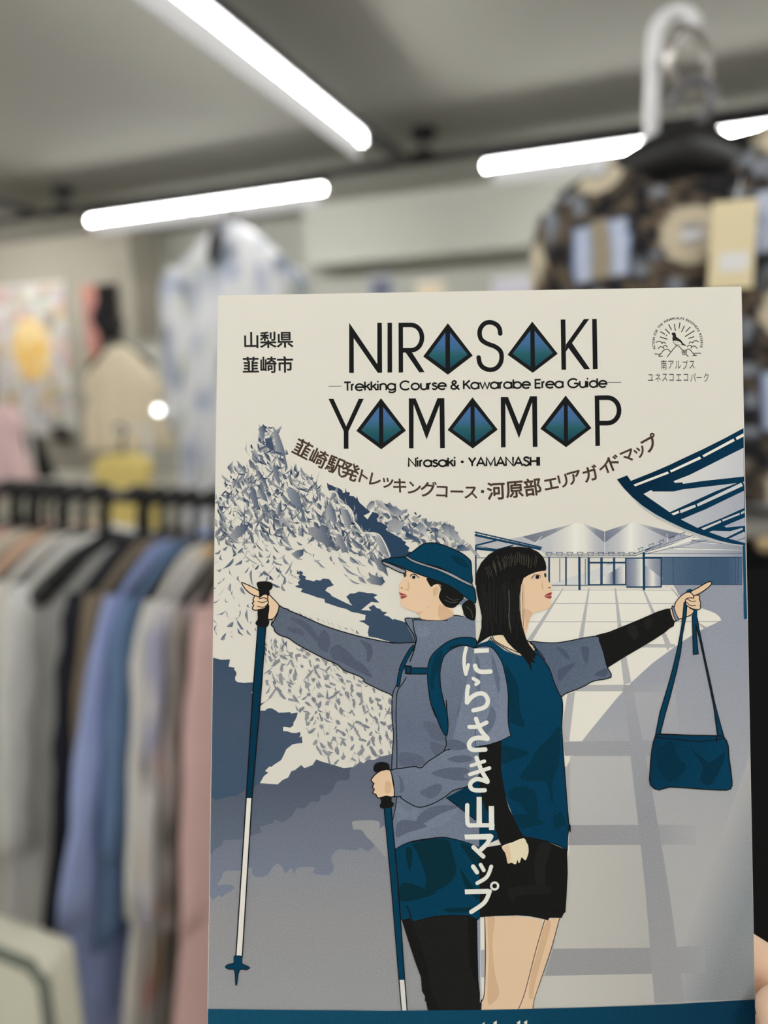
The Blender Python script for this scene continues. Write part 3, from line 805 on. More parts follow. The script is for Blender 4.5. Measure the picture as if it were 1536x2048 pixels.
def VG(y0, y1, *st): return ((0, y0), (0, y1), list(st))
def HG(x0, x1, *st): return ((x0, 0), (x1, 0), list(st))

PAPER = (217, 214, 204); WHT = (227, 224, 214); BLK = (27, 27, 27); TEAL = (9, 60, 86); TEALD = (9, 51, 70); SLATE = (104, 114, 133); SLD = (86, 95, 113)
SKIN = (226, 196, 164); SKD = (212, 178, 144); NAVY = (58, 76, 98); GRY = (150, 152, 156)

# ---- left half: mountain picture
part('mountain_picture', 0)
random.seed(7)
# ground and cloud-like slopes, from the back to the front
fill(Q('L 60,700 1520,700 X 962,1500 962,2020 410,2022 410,1480'), VG(1560, 2010, (0, (108, 116, 131)), (.35, (136, 140, 148)), (.6, (147, 147, 150)), (1, (152, 154, 157))))
# paler layer bottoms
SF('L 20,900 X 400,1640 M 35,600 110,600 130,620 170,590 235,545 190,515 100,520 130,470 160,410 280,405 370,380 380,440 440,458 500,440 540,380 580,350 620,380 640,430 690,385 710,430 745,380 880,380 865,425 990,440 1030,380 1010,300 1070,235 1190,245 1250,225 1300,250 1355,195 1290,130 1250,80 1190,75 1180,40 1195,8 1385,8 1400,75 L 1450,1420 1520,1300 1520,880 900,900',
   VG(1560, 1790, (0, (100, 107, 124)), (.45, (112, 119, 134)), (1, (121, 129, 147))), 3)
SF('M 1190,75 1180,40 1195,8 1385,8 1395,70 1440,60 1460,300 1355,195 1290,130 1250,80', (150, 152, 155), 3)
SF('L 20,1000 440,1100 580,1115 620,1080 665,1060 690,1010 720,1000 770,960 795,985 860,960 890,915 940,935 1000,950 1110,985 1190,975 1210,940 1160,1000 1150,1075 1060,1090 1020,1160 960,1205 930,1200 910,1255 850,1255 790,1310 740,1300 700,1360 640,1410 600,1412 560,1398 540,1425 490,1440 M 440,60 450,100 400,115 360,130 300,155 200,158 150,165 130,205 80,230 35,230',
   VG(1530, 1690, (0, (80, 88, 105)), (.55, (90, 99, 115)), (1, (97, 108, 124))), 3)
# white field with rocks
PF('X 400,850 960,850 960,1500 L 1500,870 1400,895 1350,920 1300,915 1270,945 1240,930 1215,955 1190,975 1110,985 1000,950 940,935 890,915 860,960 795,985 770,960 720,1000 690,1010 665,1060 620,1080 580,1115 440,1105 0,1000', PAPER)
# the dark left slope
PF('L 0,95 60,100 130,118 200,115 195,145 188,172 240,183 232,195 250,215 252,235 240,262 244,285 262,297 310,303 400,297 440,300 440,470 480,455 530,416 505,440 470,465 440,492 438,525 480,525 500,508 530,505 560,520 590,542 640,540 680,536 690,548 742,540 735,570 722,600 708,620 707,645 680,662 650,655 625,655 626,688 660,690 690,702 730,704 760,695 765,720 752,738 774,730 780,785 740,788 700,795 650,835 630,880 610,920 580,940 550,960 530,975 515,972 480,1008 508,1020 470,1050 440,1105 400,1130 350,1150 300,1172 250,1210 200,1210 160,1222 90,1240 45,1212 0,1212',
   ((520, 1320), (430, 1590), [(0, (60, 78, 99)), (.45, (70, 85, 105)), (1, (66, 86, 108))]))
PF('L 370,380 384,370 384,388', PAPER)
# dark forest bands
PF('K 55,20 70,35 100,45 120,58 150,64 175,80 185,98 175,105 200,100 205,62 212,95 240,100 235,125 270,130 290,150 295,125 305,160 320,185 345,205 365,225 400,250 395,262 350,285 380,315 420,255 450,262 475,275 465,310 480,330 500,345 545,375 525,395 545,410 600,440 650,465 665,485 690,495 680,515 715,540 705,570 730,575 700,610 560,640 540,590 515,560 510,515 490,470 460,440 430,425 380,428 350,422 335,400 315,375 290,340 270,318 272,280 255,240 225,205 185,185 150,178 155,145 135,105 100,88 75,92 60,60',
   ((700, 980), (800, 1110), [(0, (50, 66, 88)), (1, (44, 68, 94))]))
PF('B 680,168 715,158 700,140 722,120 708,95 718,80 700,62 722,45 745,60 738,80 768,92 762,115 800,122 830,132 850,118 880,125 905,108 950,112 965,125 975,145 992,160 965,172 940,180 922,205 960,228 975,248 1030,275 1080,300 1140,326 1118,300 1110,280 1090,255 1120,228 1160,226 1190,212 1230,218 1260,225 1300,225 1342,240 1310,258 1355,300 1325,300 1290,295 1255,322 1210,360 1290,365 1268,340 1310,318 1335,345 1360,350 1378,372 1420,378 1390,400 1430,412 1460,436 1536,450 1536,622 1490,625 1410,606 1340,585 1270,572 1262,540 1272,490 1230,462 1190,448 1240,440 1245,400 1185,385 1130,375 1090,352 1030,338 985,322 920,300 915,272 860,260 800,238 725,215 740,190 690,178',
   (60, 78, 100))
PF('K 590,1110 660,1130 700,1145 725,1205 755,1290 745,1300 640,1300 560,1300', (60, 78, 100))
# rocks of the near mountain
def shard(cx, cy, L, wd, ang, c0, c1, lay, kind=0):
    """a rock facet: kind 0 a torn crescent, kind 1 an angular chip"""
    ca, sa = cos(ang), sin(ang); P = []
    if kind:
        m = random.choice((4, 5, 5, 6)); a0 = random.uniform(0, 6.3)
        for k in range(m):
            a = a0 + 2 * pi * (k + random.uniform(-.3, .3)) / m; r = random.uniform(.7, 1.15)
            P.append((cos(a) * r * L * .5, sin(a) * r * wd * .62))
        if random.random() < .35: P.insert(1, ((P[0][0] + P[1][0]) * .22, (P[0][1] + P[1][1]) * .22))
    else:
        n = 6; b1 = random.uniform(-.55, .25); b2 = random.uniform(.45, 1.0); sk = random.uniform(-.25, .25)
        up = []; lo = []
        for k in range(n + 1):
            t = k / n - .5; env = (1 - abs(2 * t) ** 1.7)
            e2 = max(0, 1 - abs((t - sk) * 1.9) ** 1.3) if 0 < k < n else 0
            lo.append((t * L, -wd * b1 * env * 1.2)); up.append((t * L, wd * b2 * e2 + (random.uniform(-.12, .12) * wd if 0 < k < n else 0)))
        P = lo + up[::-1][1:-1]
    pts = [(cx + x * ca - y * sa, cy + x * sa + y * ca) for x, y in P]
    nx, ny = -sa, ca
    g = ((cx - nx * wd * .5, cy - ny * wd * .5), (cx + nx * wd * .9, cy + ny * wd * .9), [(0, c0), (.45, tuple(c0[i] + (c1[i] - c0[i]) * .32 for i in range(3))), (1, c1)]) if c1 else c0
    fill(pts, g, lay)
def inside(p, poly):
    r = False
    for i in range(len(poly)):
        a, b = poly[i - 1], poly[i]
        if (a[1] > p[1]) != (b[1] > p[1]) and p[0] < (b[0] - a[0]) * (p[1] - a[1]) / (b[1] - a[1]) + a[0]: r = not r
    return r
def scatter(region, n, Lr, wr, angf, cols, light, mind, hole=(), kind=0):
    poly = Q(region); hs = [Q(h) for h in hole]
    x0, x1 = min(p[0] for p in poly), max(p[0] for p in poly); y0, y1 = min(p[1] for p in poly), max(p[1] for p in poly)
    done = []; tries = 0; base_l = LAY[0] + 1
    while len(done) < n and tries < n * 60:
        tries += 1
        p = (random.uniform(x0, x1), random.uniform(y0, y1))
        if not inside(p, poly) or any(inside(p, h) for h in hs): continue
        if any((p[0] - q[0]) ** 2 + (p[1] - q[1]) ** 2 < mind * mind for q in done): continue
        done.append(p)
        c = random.choice(cols)
        kk = random.uniform(*light) if light else 0
        c1 = tuple(c[i] + (PAPER[i] - c[i]) * kk for i in range(3)) if light else None
        a = angf(p) + random.uniform(-.35, .35)
        L_ = random.uniform(*Lr); w_ = random.uniform(*wr)
        if random.random() < .25: L_ *= 1.5
        if random.random() < .5: c, c1 = (c1, c) if c1 else (c, c1)
        shard(p[0], p[1], L_, w_, a, c, c1, base_l + len(done) % 14, kind)
    LAY[0] = base_l + 14
DK = [(48, 62, 88), (56, 70, 95), (42, 56, 83), (66, 80, 102), (50, 66, 90)]
MID = [(70, 84, 106), (84, 96, 116), (104, 113, 130), (62, 78, 102)]
GY = [(132, 136, 144), (142, 145, 151), (124, 130, 140), (136, 138, 146)]
near = 'J 385,110 430,85 505,95 555,180 590,270 615,420 690,415 770,470 830,520 880,560 930,600 990,625 1040,700 1130,760 1150,850 1220,940 1330,960 1400,1050 1440,1130 1370,1170 1310,1190 1200,1060 1110,1100 1000,1070 880,1010 760,940 700,960 640,1000 520,990 430,1000 300,1010 180,1000 50,960 45,800 60,680 100,620 160,490 200,380 310,350 330,240 380,190'
steep = lambda p: 1.12 if p[0] > 520 else -1.0 if p[1] > 900 and random.random() < .45 else 1.2
dirs = lambda *o: (lambda p: random.choice(o))
scatter(near, 130, (22, 44), (9, 17), dirs(1.15, 1.0, .7, 1.3, -.9), DK, (.85, 1.0), 15.5, kind=0)
scatter(near, 150, (12, 26), (5, 10), dirs(1.1, .8, 1.3, -.8), DK, (.6, 1.0), 10.5, kind=0)
scatter(near, 60, (12, 22), (6, 11), dirs(1.1, .8, 1.3), DK, (.5, 1.0), 16, kind=1)
scatter(near, 210, (9, 24), (2.6, 5.5), dirs(1.1, .9, 1.3, -.9, .3), DK, (0, .3), 8.0)
scatter('J 150,1010 430,1005 520,1060 700,1240 740,1280 690,1330 520,1400 400,1300 300,1140 180,1100', 85, (10, 24), (4, 8), dirs(.8, .7, -1.0), DK + MID, (.2, .95), 11)
scatter('J 30,1000 250,1030 330,1150 420,1290 380,1340 300,1400 400,1520 B 380,560 300,560 200,600 30,560', 46, (10, 24), (4.5, 9), dirs(1.25, 1.25, -.6), MID, (.2, .9), 17)
scatter('J 480,1000 640,1000 760,960 1000,1080 1110,1110 1060,1200 860,1200 760,1150 560,1060', 24, (14, 30), (7, 14), dirs(.6, .5, 1.0), MID, (.4, .95), 18)
scatter('J 1190,1090 1290,1110 1400,1290 1350,1300 1180,1300 1100,1320 1010,1060', 20, (14, 34), (6, 12), dirs(.9, .6), MID, (.3, .95), 15)
# the summit drawn larger
for s, a, b in (('J 505,88 540,140 570,205 595,280 606,350 622,420 600,462 598,400 585,330 556,318 520,310 495,285 520,270 527,215 510,160', (62, 78, 104), (168, 172, 176)),
                ('J 440,190 495,178 505,240 510,300 560,320 590,330 575,300 520,290 470,270 445,232', (86, 98, 120), (60, 76, 100)),
                ('J 385,110 420,82 455,92 440,130 432,180 420,240 405,200 398,150', (60, 76, 102), (150, 156, 164)),
                ('J 505,400 575,420 545,440 560,520 558,570 520,510 505,450', (62, 78, 104), (140, 146, 156)),
                ('J 610,590 640,580 690,610 720,660 735,720 770,860 725,845 735,790 700,740 650,700 625,650', (64, 80, 106), (150, 156, 164)),
                ('J 330,560 365,600 385,700 395,760 350,720 320,650', (66, 82, 106), (130, 136, 148)),
                ('J 160,960 200,905 270,870 308,880 295,925 250,970 200,998', (66, 82, 106), (150, 152, 158)),
                ('J 930,740 960,700 1000,760 1015,840 1000,880 960,840 930,800', (64, 80, 104), (170, 172, 176)),
                ('J 1040,740 1100,760 1130,820 1120,920 1090,900 1060,830', (78, 92, 114), (190, 190, 188)),
                ('J 780,900 850,895 930,940 1010,1070 940,1050 840,990 790,950', (52, 70, 96), (150, 152, 158)),
                ('J 870,890 905,875 950,905 940,945 900,945', (70, 84, 106), (120, 128, 140)),
                ('J 650,1110 700,1080 750,1075 745,1120 710,1145 680,1140', (56, 72, 98), (150, 154, 160)),
                ('J 1010,950 1050,960 1085,1040 1110,1110 1060,1080 1015,1030', (56, 72, 98), (160, 162, 168)),
                ('J 1330,960 1370,990 1410,1060 1440,1140 1410,1120 1370,1080 1330,1020', (84, 98, 118), (180, 182, 182)),
                ('J 1320,1180 1360,1130 1400,1180 1425,1290 1370,1240', (52, 70, 96), (140, 146, 156)),
                ('J 1250,1320 1300,1285 1380,1300 1400,1335 1370,1365 1290,1350', (50, 70, 96), (150, 154, 160)),
                ('J 1180,1290 1220,1300 1250,1350 1200,1330', (60, 76, 100), (170, 172, 174))):
    p = Q(s); xs = [q[0] for q in p]; ys = [q[1] for q in p]
    fill(p, ((max(xs), sum(ys) / len(ys)), (min(xs), sum(ys) / len(ys) + 6), [(0, a), (1, b)]))
# pale rounded ridges over the dark band
for s in ('J 905,720 930,640 960,610 1000,615 1025,650 1035,700 1100,730 1140,780 1150,840', 'J 1150,850 1190,890 1220,940 1340,950 1400,1030 1440,1130', 'J 45,690 100,620 150,560 190,480'):
    SL(s, 2.6, PAPER)
# distant range
far_ = 'K 370,200 400,175 440,185 515,182 600,215 660,250 700,262 770,290 850,335 890,345 985,345 1035,350 1090,420 1140,490 1230,565 1180,580 1080,560 980,520 900,500 800,520 720,480 640,450 560,400 480,320 430,250'
scatter(far_, 62, (11, 26), (6, 12), dirs(.75, .9, -.7), MID + GY, (.2, .85), 11, kind=1)
scatter(far_, 50, (8, 16), (2.5, 5), dirs(.75, .9, -.7), DK, (.0, .4), 9)
for s, a, b in (('K 370,215 400,175 440,190 430,215 390,235', (96, 106, 124), (200, 200, 198)), ('K 510,185 560,200 620,225 665,255 650,285 590,270 530,215', (70, 86, 108), (150, 156, 164)),
                ('K 545,330 600,305 650,330 680,350 620,430 570,400', (140, 143, 150), (170, 171, 174)), ('K 690,415 740,440 790,470 810,515 740,480 680,450', (48, 70, 96), (90, 104, 124)),
                ('K 770,370 820,345 850,390 850,450 800,420', (112, 122, 138), (200, 200, 200)), ('K 970,370 990,342 1030,360 1035,470 1000,440', (70, 86, 108), (190, 192, 192)),
                ('K 1030,345 1070,390 1120,460 1140,500 1080,480 1030,430', (92, 104, 124), (178, 180, 184)), ('K 1090,530 1140,515 1205,560 1130,570', (52, 72, 98), (120, 130, 146)),
                ('K 830,340 850,300 860,340 900,330 880,380 850,365', (70, 86, 108), (130, 138, 150)), ('K 750,262 768,258 775,285', (50, 68, 92), (70, 86, 106))):
    p = Q(s); ys = [q[1] for q in p]; xs = [q[0] for q in p]
    fill(p, ((sum(xs) / len(xs), min(ys)), (sum(xs) / len(xs) + 8, max(ys)), [(0, a), (1, b)]))
# grey rock chips lower right
scatter('B 480,600 620,620 800,700 1000,790 1200,910 1420,1030 1460,1100 1470,1480 L 1490,860 1400,880 1260,930 1180,960 1000,930 920,880 850,760 800,560 640,420 480,380 490,200', 110, (10, 22), (4, 8.5), dirs(1.2, 1.35, -.9, .5), GY, None, 13, kind=1)
scatter('B 480,600 620,620 800,700 1000,790 1200,910 1420,1030 1460,1100 1470,1480 L 1490,860 1400,880 1260,930 1180,960 1000,930 920,880 850,760 800,560 640,420 480,380 490,200', 150, (9, 22), (3, 6), dirs(1.2, 1.3, -.9, .6), GY, None, 9.5)
scatter('B 450,620 560,590 640,640 600,720 440,740', 22, (9, 18), (3, 6), lambda p: 1.3, MID, (.1, .6), 8)
scatter('B 590,330 700,380 850,420 1090,480 1190,540 1090,520 850,440 620,380', 14, (6, 12), (2, 4), lambda p: .7, MID, (.1, .5), 10)

# ---- right half: station square picture
top1 = LAY[0]; part('square_picture', 0)
PF('H 37,640 1536,640 I 1420,1320 G 1420,160 1455,430 X 1512,2000 958,2020 955,1400 951,1180', WHT)
# floor joints
c_j = (176, 177, 178)
for s, w in (('H 40,646 1340,640 G 620,205 880,205', 1.0), ('H 660,748 1536,748 G 880,308', 1.9), ('H 470,894 1300,894 G 640,452 1240,452', 1.6), ('H 45,894 95,894', 1.2)):
    PL(s, w, c_j)
for s in ('H 742,625 752,625 500,1042 455,1042', 'H 946,625 958,625 905,1030 868,1030', 'H 1156,625 1168,625 1215,945 1182,945', 'H 1382,640 1396,640 1480,820 1455,830', 'G 845,185 856,185 915,250 915,275',
          'G 770,545 806,545 850,640 820,690', 'G 445,740 490,730 530,940 470,960', 'G 600,660 640,632 880,632 880,660', 'G 130,960 480,958 460,1010 80,1010', 'G 20,1030 80,1015 D 953,810 900,810 905,640', 'G 1050,450 1140,500 1110,515'):
    PF(s, c_j)
# large shadow on the ground printed grey
PF('I 640,1160 780,1260 G 870,165 890,200 910,240 1090,345 1150,365 1200,385 1232,410 1252,440 1200,468 1130,500 1060,535 950,605 830,690 700,785 540,930 420,1060 320,1180 230,1290 135,1410 D 1055,805 985,920 930,1015 915,1010 T 480,240 465,700 425,735 280,1222 960,1205 1465,1172 X 1512,2000 1495,1240 G 1450,430 1420,160 780,160',
   ((1380, 1250), (1180, 1800), [(0, (148, 153, 166)), (.35, (160, 163, 171)), (.7, (174, 174, 175)), (1, (176, 176, 175))]))
PF('X 1325,2004 1504,1500 1511,1998', ((1415, 1752), (1500, 1782), [(0, (174, 174, 175)), (.6, (152, 156, 160)), (1, (138, 144, 148))]))
# paler paving slabs and darker joints inside the shadow
SLAB = (190, 189, 184)
PF('D 960,930 1440,930 1500,1480 965,1480', ((1130, 1510), (1290, 1620), [(0, (186, 186, 184)), (1, (176, 177, 178))]))
PF('T 480,345 855,345 905,893 390,900', ((1120, 1790), (1300, 1790), [(0, (192, 190, 184)), (1, (178, 177, 174))]))
PF('T 330,1045 925,1033 936,1200 285,1218', ((1120, 1980), (1310, 1980), [(0, (196, 194, 188)), (1, (184, 182, 178))]))
PF('G 500,1020 880,1015 920,1390 580,1400', ((1255, 1400), (1400, 1500), [(0, (170, 171, 176)), (1, (160, 163, 172))]))
DJ = (150, 151, 155)
PF('D 905,812 1536,806 G 1000,1400 1000,1530 D 1536,925 918,927', HG(1130, 1390, (0, (158, 159, 163)), (.5, (154, 156, 162)), (1, (158, 161, 170))))
PF('T 480,240 1150,238 1150,345 470,348', HG(1130, 1400, (0, (152, 152, 155)), (.6, (152, 153, 158)), (1, (170, 171, 174))))
PF('T 390,900 900,895 1200,885 1200,1030 925,1033 345,1045', HG(1100, 1420, (0, (154, 154, 156)), (.6, (150, 151, 154)), (1, (160, 162, 165))))
PF('X 1247,1375 1266,1375 1285,1480 1301,1560 1338,1780 1369,2004 1309,2006 1290,1770 1267,1560', ((1250, 1380), (1340, 2000), [(0, (160, 162, 168)), (.4, (148, 150, 156)), (1, (158, 158, 160))]))
PF('G 470,960 900,955 880,1010 530,1010 490,1030 460,1010', HG(1245, 1360, (0, (156, 158, 163)), (1, (164, 167, 175))))
# tent-like roofs
PF('H 255,240 420,212 620,162 838,106 900,106 1075,172 1290,101 1340,103 I 850,890 930,908 1010,930 640,1060 H 1310,350 600,352 520,290',
   HG(1000, 1330, (0, (205, 204, 200)), (.12, (178, 180, 186)), (.30, (190, 192, 196)), (.40, (214, 212, 206)), (.455, (234, 230, 218)), (.51, (220, 218, 210)), (.58, (184, 186, 192)), (.64, (170, 174, 184)), (.72, (192, 193, 196)), (.79, (236, 232, 220)), (.86, (206, 206, 206)), (1, (166, 170, 182))))
PF('H 420,214 832,108 520,258', ((1050, 1090), (1150, 1045), [(0, (108, 114, 130)), (.6, (136, 141, 154)), (1, (206, 206, 202))]))
PF('H 900,107 1075,172 1078,262', ((1170, 1050), (1212, 1080), [(0, (200, 200, 200)), (.5, (132, 138, 152)), (1, (110, 116, 134))]))
PF('H 1290,102 1078,262 1075,172', ((1262, 1045), (1212, 1080), [(0, (206, 206, 204)), (.5, (136, 141, 154)), (1, (112, 118, 136))]))
PF('I 575,826 830,890 920,908 850,950 820,945', ((1275, 1046), (1340, 1070), [(0, (206, 206, 204)), (.5, (140, 145, 157)), (1, (120, 126, 142))]))
for s in ('H 575,208 512,280', 'H 1077,172 1078,345', 'I 815,910 822,975'): PL(s, 1.0, (234, 232, 224))
# long roof line
LN = (22, 62, 92)
PL('H 600,353 1312,352 1536,268 I 640,1045 1030,922', 1.2, LN); PL('H 600,368 1318,366 1400,336 1536,296 I 1040,935', 1.2, LN); PL('H 560,380 1250,380', 1.4, (120, 130, 148))
for k in range(9):
    x = 612 + k * 82.5
    PL(f'H {x},352 {x},338 {x + 44},338 {x + 44},352', 1.2, LN); PL(f'H {x + 8},366 {x + 8},353', .8, LN); PL(f'H {x + 36},366 {x + 36},353', .8, LN)
for k in range(5):
    x = 588 + k * 83; y = 1046 - k * 29.5
    PL(f'I {x},{y - 4} {x},{y - 16} {x + 36},{y - 29} {x + 36},{y - 15}', 1.1, LN); PL(f'I {x + 8},{y + 8} {x + 8},{y - 4}', .8, LN); PL(f'I {x + 30},{y + 2} {x + 30},{y - 12}', .8, LN)
# right roof strips
PF('I 640,1080 1080,930 1130,945 1420,1010 1420,1095 640,1095', HG(1290, 1485, (0, (214, 213, 208)), (.4, (190, 192, 196)), (1, (140, 147, 162))))
PF('I 650,1065 1010,940 1090,945 830,1020', (228, 226, 218)); PF('I 830,1015 1420,1035 1420,1042 900,1035', (226, 224, 218)); PF('I 1020,965 1255,990 1180,992', (228, 226, 218))
PF('I 1015,955 1130,965 1000,985', (150, 156, 170))
for s in ('I 640,1072 1140,962', 'I 640,1068 1420,1068', 'I 830,1018 1420,1038', 'I 1020,965 1255,990'): PL(s, .9, (60, 84, 112))
# dark wall
PF('I 640,1095 1420,1095 1420,1318 640,1318', HG(1325, 1485, (0, (84, 106, 130)), (.4, (66, 90, 114)), (.8, (62, 88, 114)), (1, (84, 104, 132))))
PL('I 640,1097 1420,1097', 1.2, LN); PL('I 770,1318 1420,1318', 1.0, LN)
for s in ('I 866,1098 866,1310', 'I 1166,1098 1166,1195', 'I 1363,1098 1363,1316', 'I 1385,1098 1385,1300'): PL(s, .9, (40, 66, 94))
PF('I 640,1160 700,1200 780,1260 770,1318 640,1318', (150, 155, 168))
# glass front
PF('H 1250,385 1530,385 1530,615 1250,615', HG(1252, 1322, (0, (112, 120, 142)), (.25, (150, 156, 170)), (.48, (232, 229, 218)), (.54, (150, 156, 170)), (.62, (170, 174, 184)), (.76, (226, 223, 214)), (.88, (176, 180, 190)), (1, (140, 146, 164))))
PF('I 640,1160 770,1262 770,1106 640,1106', HG(1290, 1322, (0, (196, 197, 199)), (.5, (150, 155, 168)), (1, (120, 128, 146))))
PF('H 1066,430 1142,430 1142,590 1066,590', HG(1206, 1226, (0, (226, 223, 214)), (.5, (190, 192, 196)), (1, (98, 108, 130)))); PF('H 1160,430 1240,430 1240,590 1160,590', HG(1230, 1250, (0, (110, 118, 140)), (.5, (186, 188, 194)), (1, (226, 223, 214))))
PF('H 640,590 1240,400 1240,430 960,600 640,600', (205, 206, 206))
for x, y0, y1, w in ((633, 375, 600, 3.6), (718, 385, 575, 1.3), (768, 375, 605, 3.4), (922, 390, 598, 1.3), (950, 378, 600, 4.6), (1052, 380, 598, 5), (1153, 380, 598, 4.6), (1246, 380, 600, 3)):
    PL(f'H {x},{y0} {x},{y1}', w, (46, 74, 104) if y1 < 603 and w > 3 else (52, 80, 108))
PL('H 955,421 1246,421', 3.2, LN); PL('H 945,599 1250,597', 2.8, LN); PL('H 650,602 950,602', 1.2, LN)
PL('H 1250,385 1530,385 1530,615 1250,617 1250,385', 2.6, LN)
PL('H 875,375 876,640', 4.6, (38, 68, 98)); PL('H 1390,340 1392,640', 4.8, LN)
# left eave
PF('H 42,185 210,235 340,285 45,300', (172, 173, 178)); PF('H 60,290 215,245 330,285 220,312', (180, 181, 185))
PL('H 38,176 575,300', 2.6, LN); PL('H 38,200 568,314', 4.4, LN)
for k in range(14):
    x = 55 + k * 38; PL(f'H {x},{181 + k * 8.8} {x - 3},{203 + k * 8.3}', 1.2, LN)
PL('H 42,285 210,243', 3.4, LN); PL('H 42,306 225,326', 5, LN); PL('H 60,290 220,316', 1.2, LN); PL('H 215,318 345,282', 2.6, LN)
PL('H 46,285 47,600', 3, LN); PL('H 50,382 130,382', 1.4, (70, 96, 124))
# big truss at the right
NV = (7, 44, 68)
TR = 'I 415,475 497,443 527,487 700,418 830,362 960,300 1100,235 1270,150 1428,65 1445,1003 1340,990 1220,962 1080,916 950,868 830,812 720,752 620,686 540,618 470,545'
PF('I 560,650 640,720 740,790 830,832 960,895 1080,940 1240,985 1440,1012 1440,1000 1340,985 1080,900 830,800 620,680', (186, 187, 187))
fill(Q(TR), ((1240, 940), (1480, 1080), [(0, (8, 36, 58)), (1, (10, 56, 84))]))
PF('I 548,517 820,412 833,428 562,531', WHT); PF('I 840,404 1078,292 1090,310 848,420', WHT); PF('I 1100,282 1348,148 1358,168 1110,298', WHT); PF('I 1365,140 1428,106 1429,132 1374,160', WHT)
PF('I 868,490 1000,438 1429,222 1431,452 1100,488 945,511 938,498 880,503', ((1360, 930), (1480, 960), [(0, (216, 215, 210)), (1, (192, 194, 200))]))
PF('I 628,592 690,560 702,572 870,572 945,555 1375,505 1200,572 1040,645 838,738', ((1290, 980), (1400, 1010), [(0, (214, 213, 208)), (1, (190, 193, 198))]))
PF('I 850,750 908,725 915,742 870,762', WHT); PF('I 920,722 1040,676 1048,696 925,746', (206, 206, 206)); PF('I 1053,672 1410,502 1424,528 1062,692', (200, 201, 203))
PF('I 1425,495 1432,492 1433,520', (200, 201, 203))
PF('I 928,796 1130,712 1432,566 1434,704 1250,786 1060,863', ((1370, 1020), (1480, 1040), [(0, (186, 188, 194)), (1, (166, 170, 182))]))
PF('I 1090,868 1245,804 1250,818 1110,880', (200, 202, 204)); PF('I 1257,798 1394,744 1400,757 1262,812', (190, 193, 198)); PF('I 1404,740 1436,724 1437,742 1410,755', (180, 184, 192))
PF('I 1272,850 1330,825 1438,780 1440,846 1290,860', (166, 170, 184)); PF('I 1152,896 1180,886 1320,890 1422,862 1424,876 1285,944', (176, 180, 190)); PF('I 1310,950 1430,895 1440,900 1441,940 1372,965', (170, 174, 186)); PF('I 1375,968 1441,945 1442,985', (170, 174, 186))
PF('I 1422,1003 1444,1003 G 1452,200 1458,432 1432,432 1425,60', (24, 74, 106))

# ---- hiker (left figure)
top2 = max(top1, LAY[0]) + 2; part('hiker_figure', top2)
PF('A 660,630 745,600 745,690 660,680', WHT)
# lower leg, shorts
PF('E 410,708 520,730 700,688 900,683 1018,692 1020,1000 1026,1200 1040,1310 1055,1362 1050,1443 622,1445 615,1400 630,1385 598,1368 600,1330 575,1290 568,1180 520,1050 470,900', (32, 32, 31))
PF('E 410,708 480,700 560,900 620,1100 650,1290 720,1443 622,1443 600,1330 570,1180 470,900', (27, 27, 27)); PF('E 940,690 1018,692 1026,1200 1040,1310 960,1100', (25, 25, 26))
PF('E 1018,698 1045,700 1048,960 1050,1250 1055,1345 1030,1200 1022,1000', (140, 148, 164))
SF('E 360,160 430,112 520,92 640,72 745,58 850,70 960,95 1036,130 1040,400 1040,700 960,688 820,683 680,692 560,720 510,735 490,715 470,710 402,712 390,560 380,400 370,280', TEAL, 3, 1.8)
SH = (11, 46, 58)
for s in ('E 500,110 640,78 780,80 820,180 850,330 800,420 700,480 600,470 610,380 560,240 520,150', 'E 880,110 960,130 1030,200 1036,330 960,230', 'E 420,420 600,470 700,500 520,560 400,560', 'E 760,630 1000,620 1030,650 800,660', 'E 450,140 500,160 480,330 450,230', 'E 880,310 960,420 1030,520 1030,560 940,480'):
    SF(s, SH, 3)
SL('E 452,608 475,650 490,710 505,733', 2.2)
# pack behind the back
PF('C 770,780 940,690 1036,640 1036,965 1000,962 900,880', (9, 52, 74))
# jacket body and sleeves
JK = 'A 283,708 420,708 575,722 640,700 680,684 745,690 800,712 842,705 850,930 C 1036,300 1036,640 940,690 850,720 770,780 900,880 1000,962 1036,968 1036,1182 960,1150 900,1130 820,1110 740,1098 620,1110 500,1130 420,1160 358,1200 340,960 375,780 333,560 340,400 345,280 335,120 335,0 A 180,1480 178,1330 215,1240 230,1120 300,1000 360,905 340,850 300,780'
fill(Q(JK), ((880, 1250), (820, 1680), [(0, (112, 122, 140)), (.5, (100, 110, 130)), (1, (116, 126, 146))]))
# extended arm
ARM = 'B 555,325 590,345 612,350 640,368 700,392 760,418 830,450 900,480 1000,515 1100,545 1200,572 1300,594 1400,614 1480,627 A 150,897 230,905 360,897 300,1000 225,1130 212,1240 180,1330 B 1462,1050 1430,1028 1380,1008 1330,985 1240,940 1230,915 1190,888 1120,862 1070,840 1040,815 1010,790 950,765 900,742 800,690 700,636 650,600 620,582 560,562 520,532 512,505 490,480 515,440 540,390'
fill(Q(ARM), ((560, 1230), (800, 1330), [(0, (92, 101, 118)), (1, (101, 110, 128))]))
FD = (84, 92, 110); FL_ = (118, 128, 147)
for s in ('B 640,420 760,450 860,560 900,640 840,600 740,500', 'B 900,520 950,560 960,640 930,700 860,640', 'B 960,680 1030,640 1150,740 1080,760 990,760', 'B 1200,600 1290,640 1300,720 1260,780 1250,680', 'B 1000,740 1100,720 1230,800 1300,900 1200,860', 'B 620,500 720,510 760,560 660,540'):
    SF(s, FD, 3)
for s in ('A 380,760 460,780 480,830 420,860 380,840', 'C 380,820 460,900 540,860 520,980 440,960 390,980', 'C 560,1000 760,900 880,850 800,960 640,1040 480,1110 380,1150 370,1110 460,1070'):
    SF(s, FL_, 3)
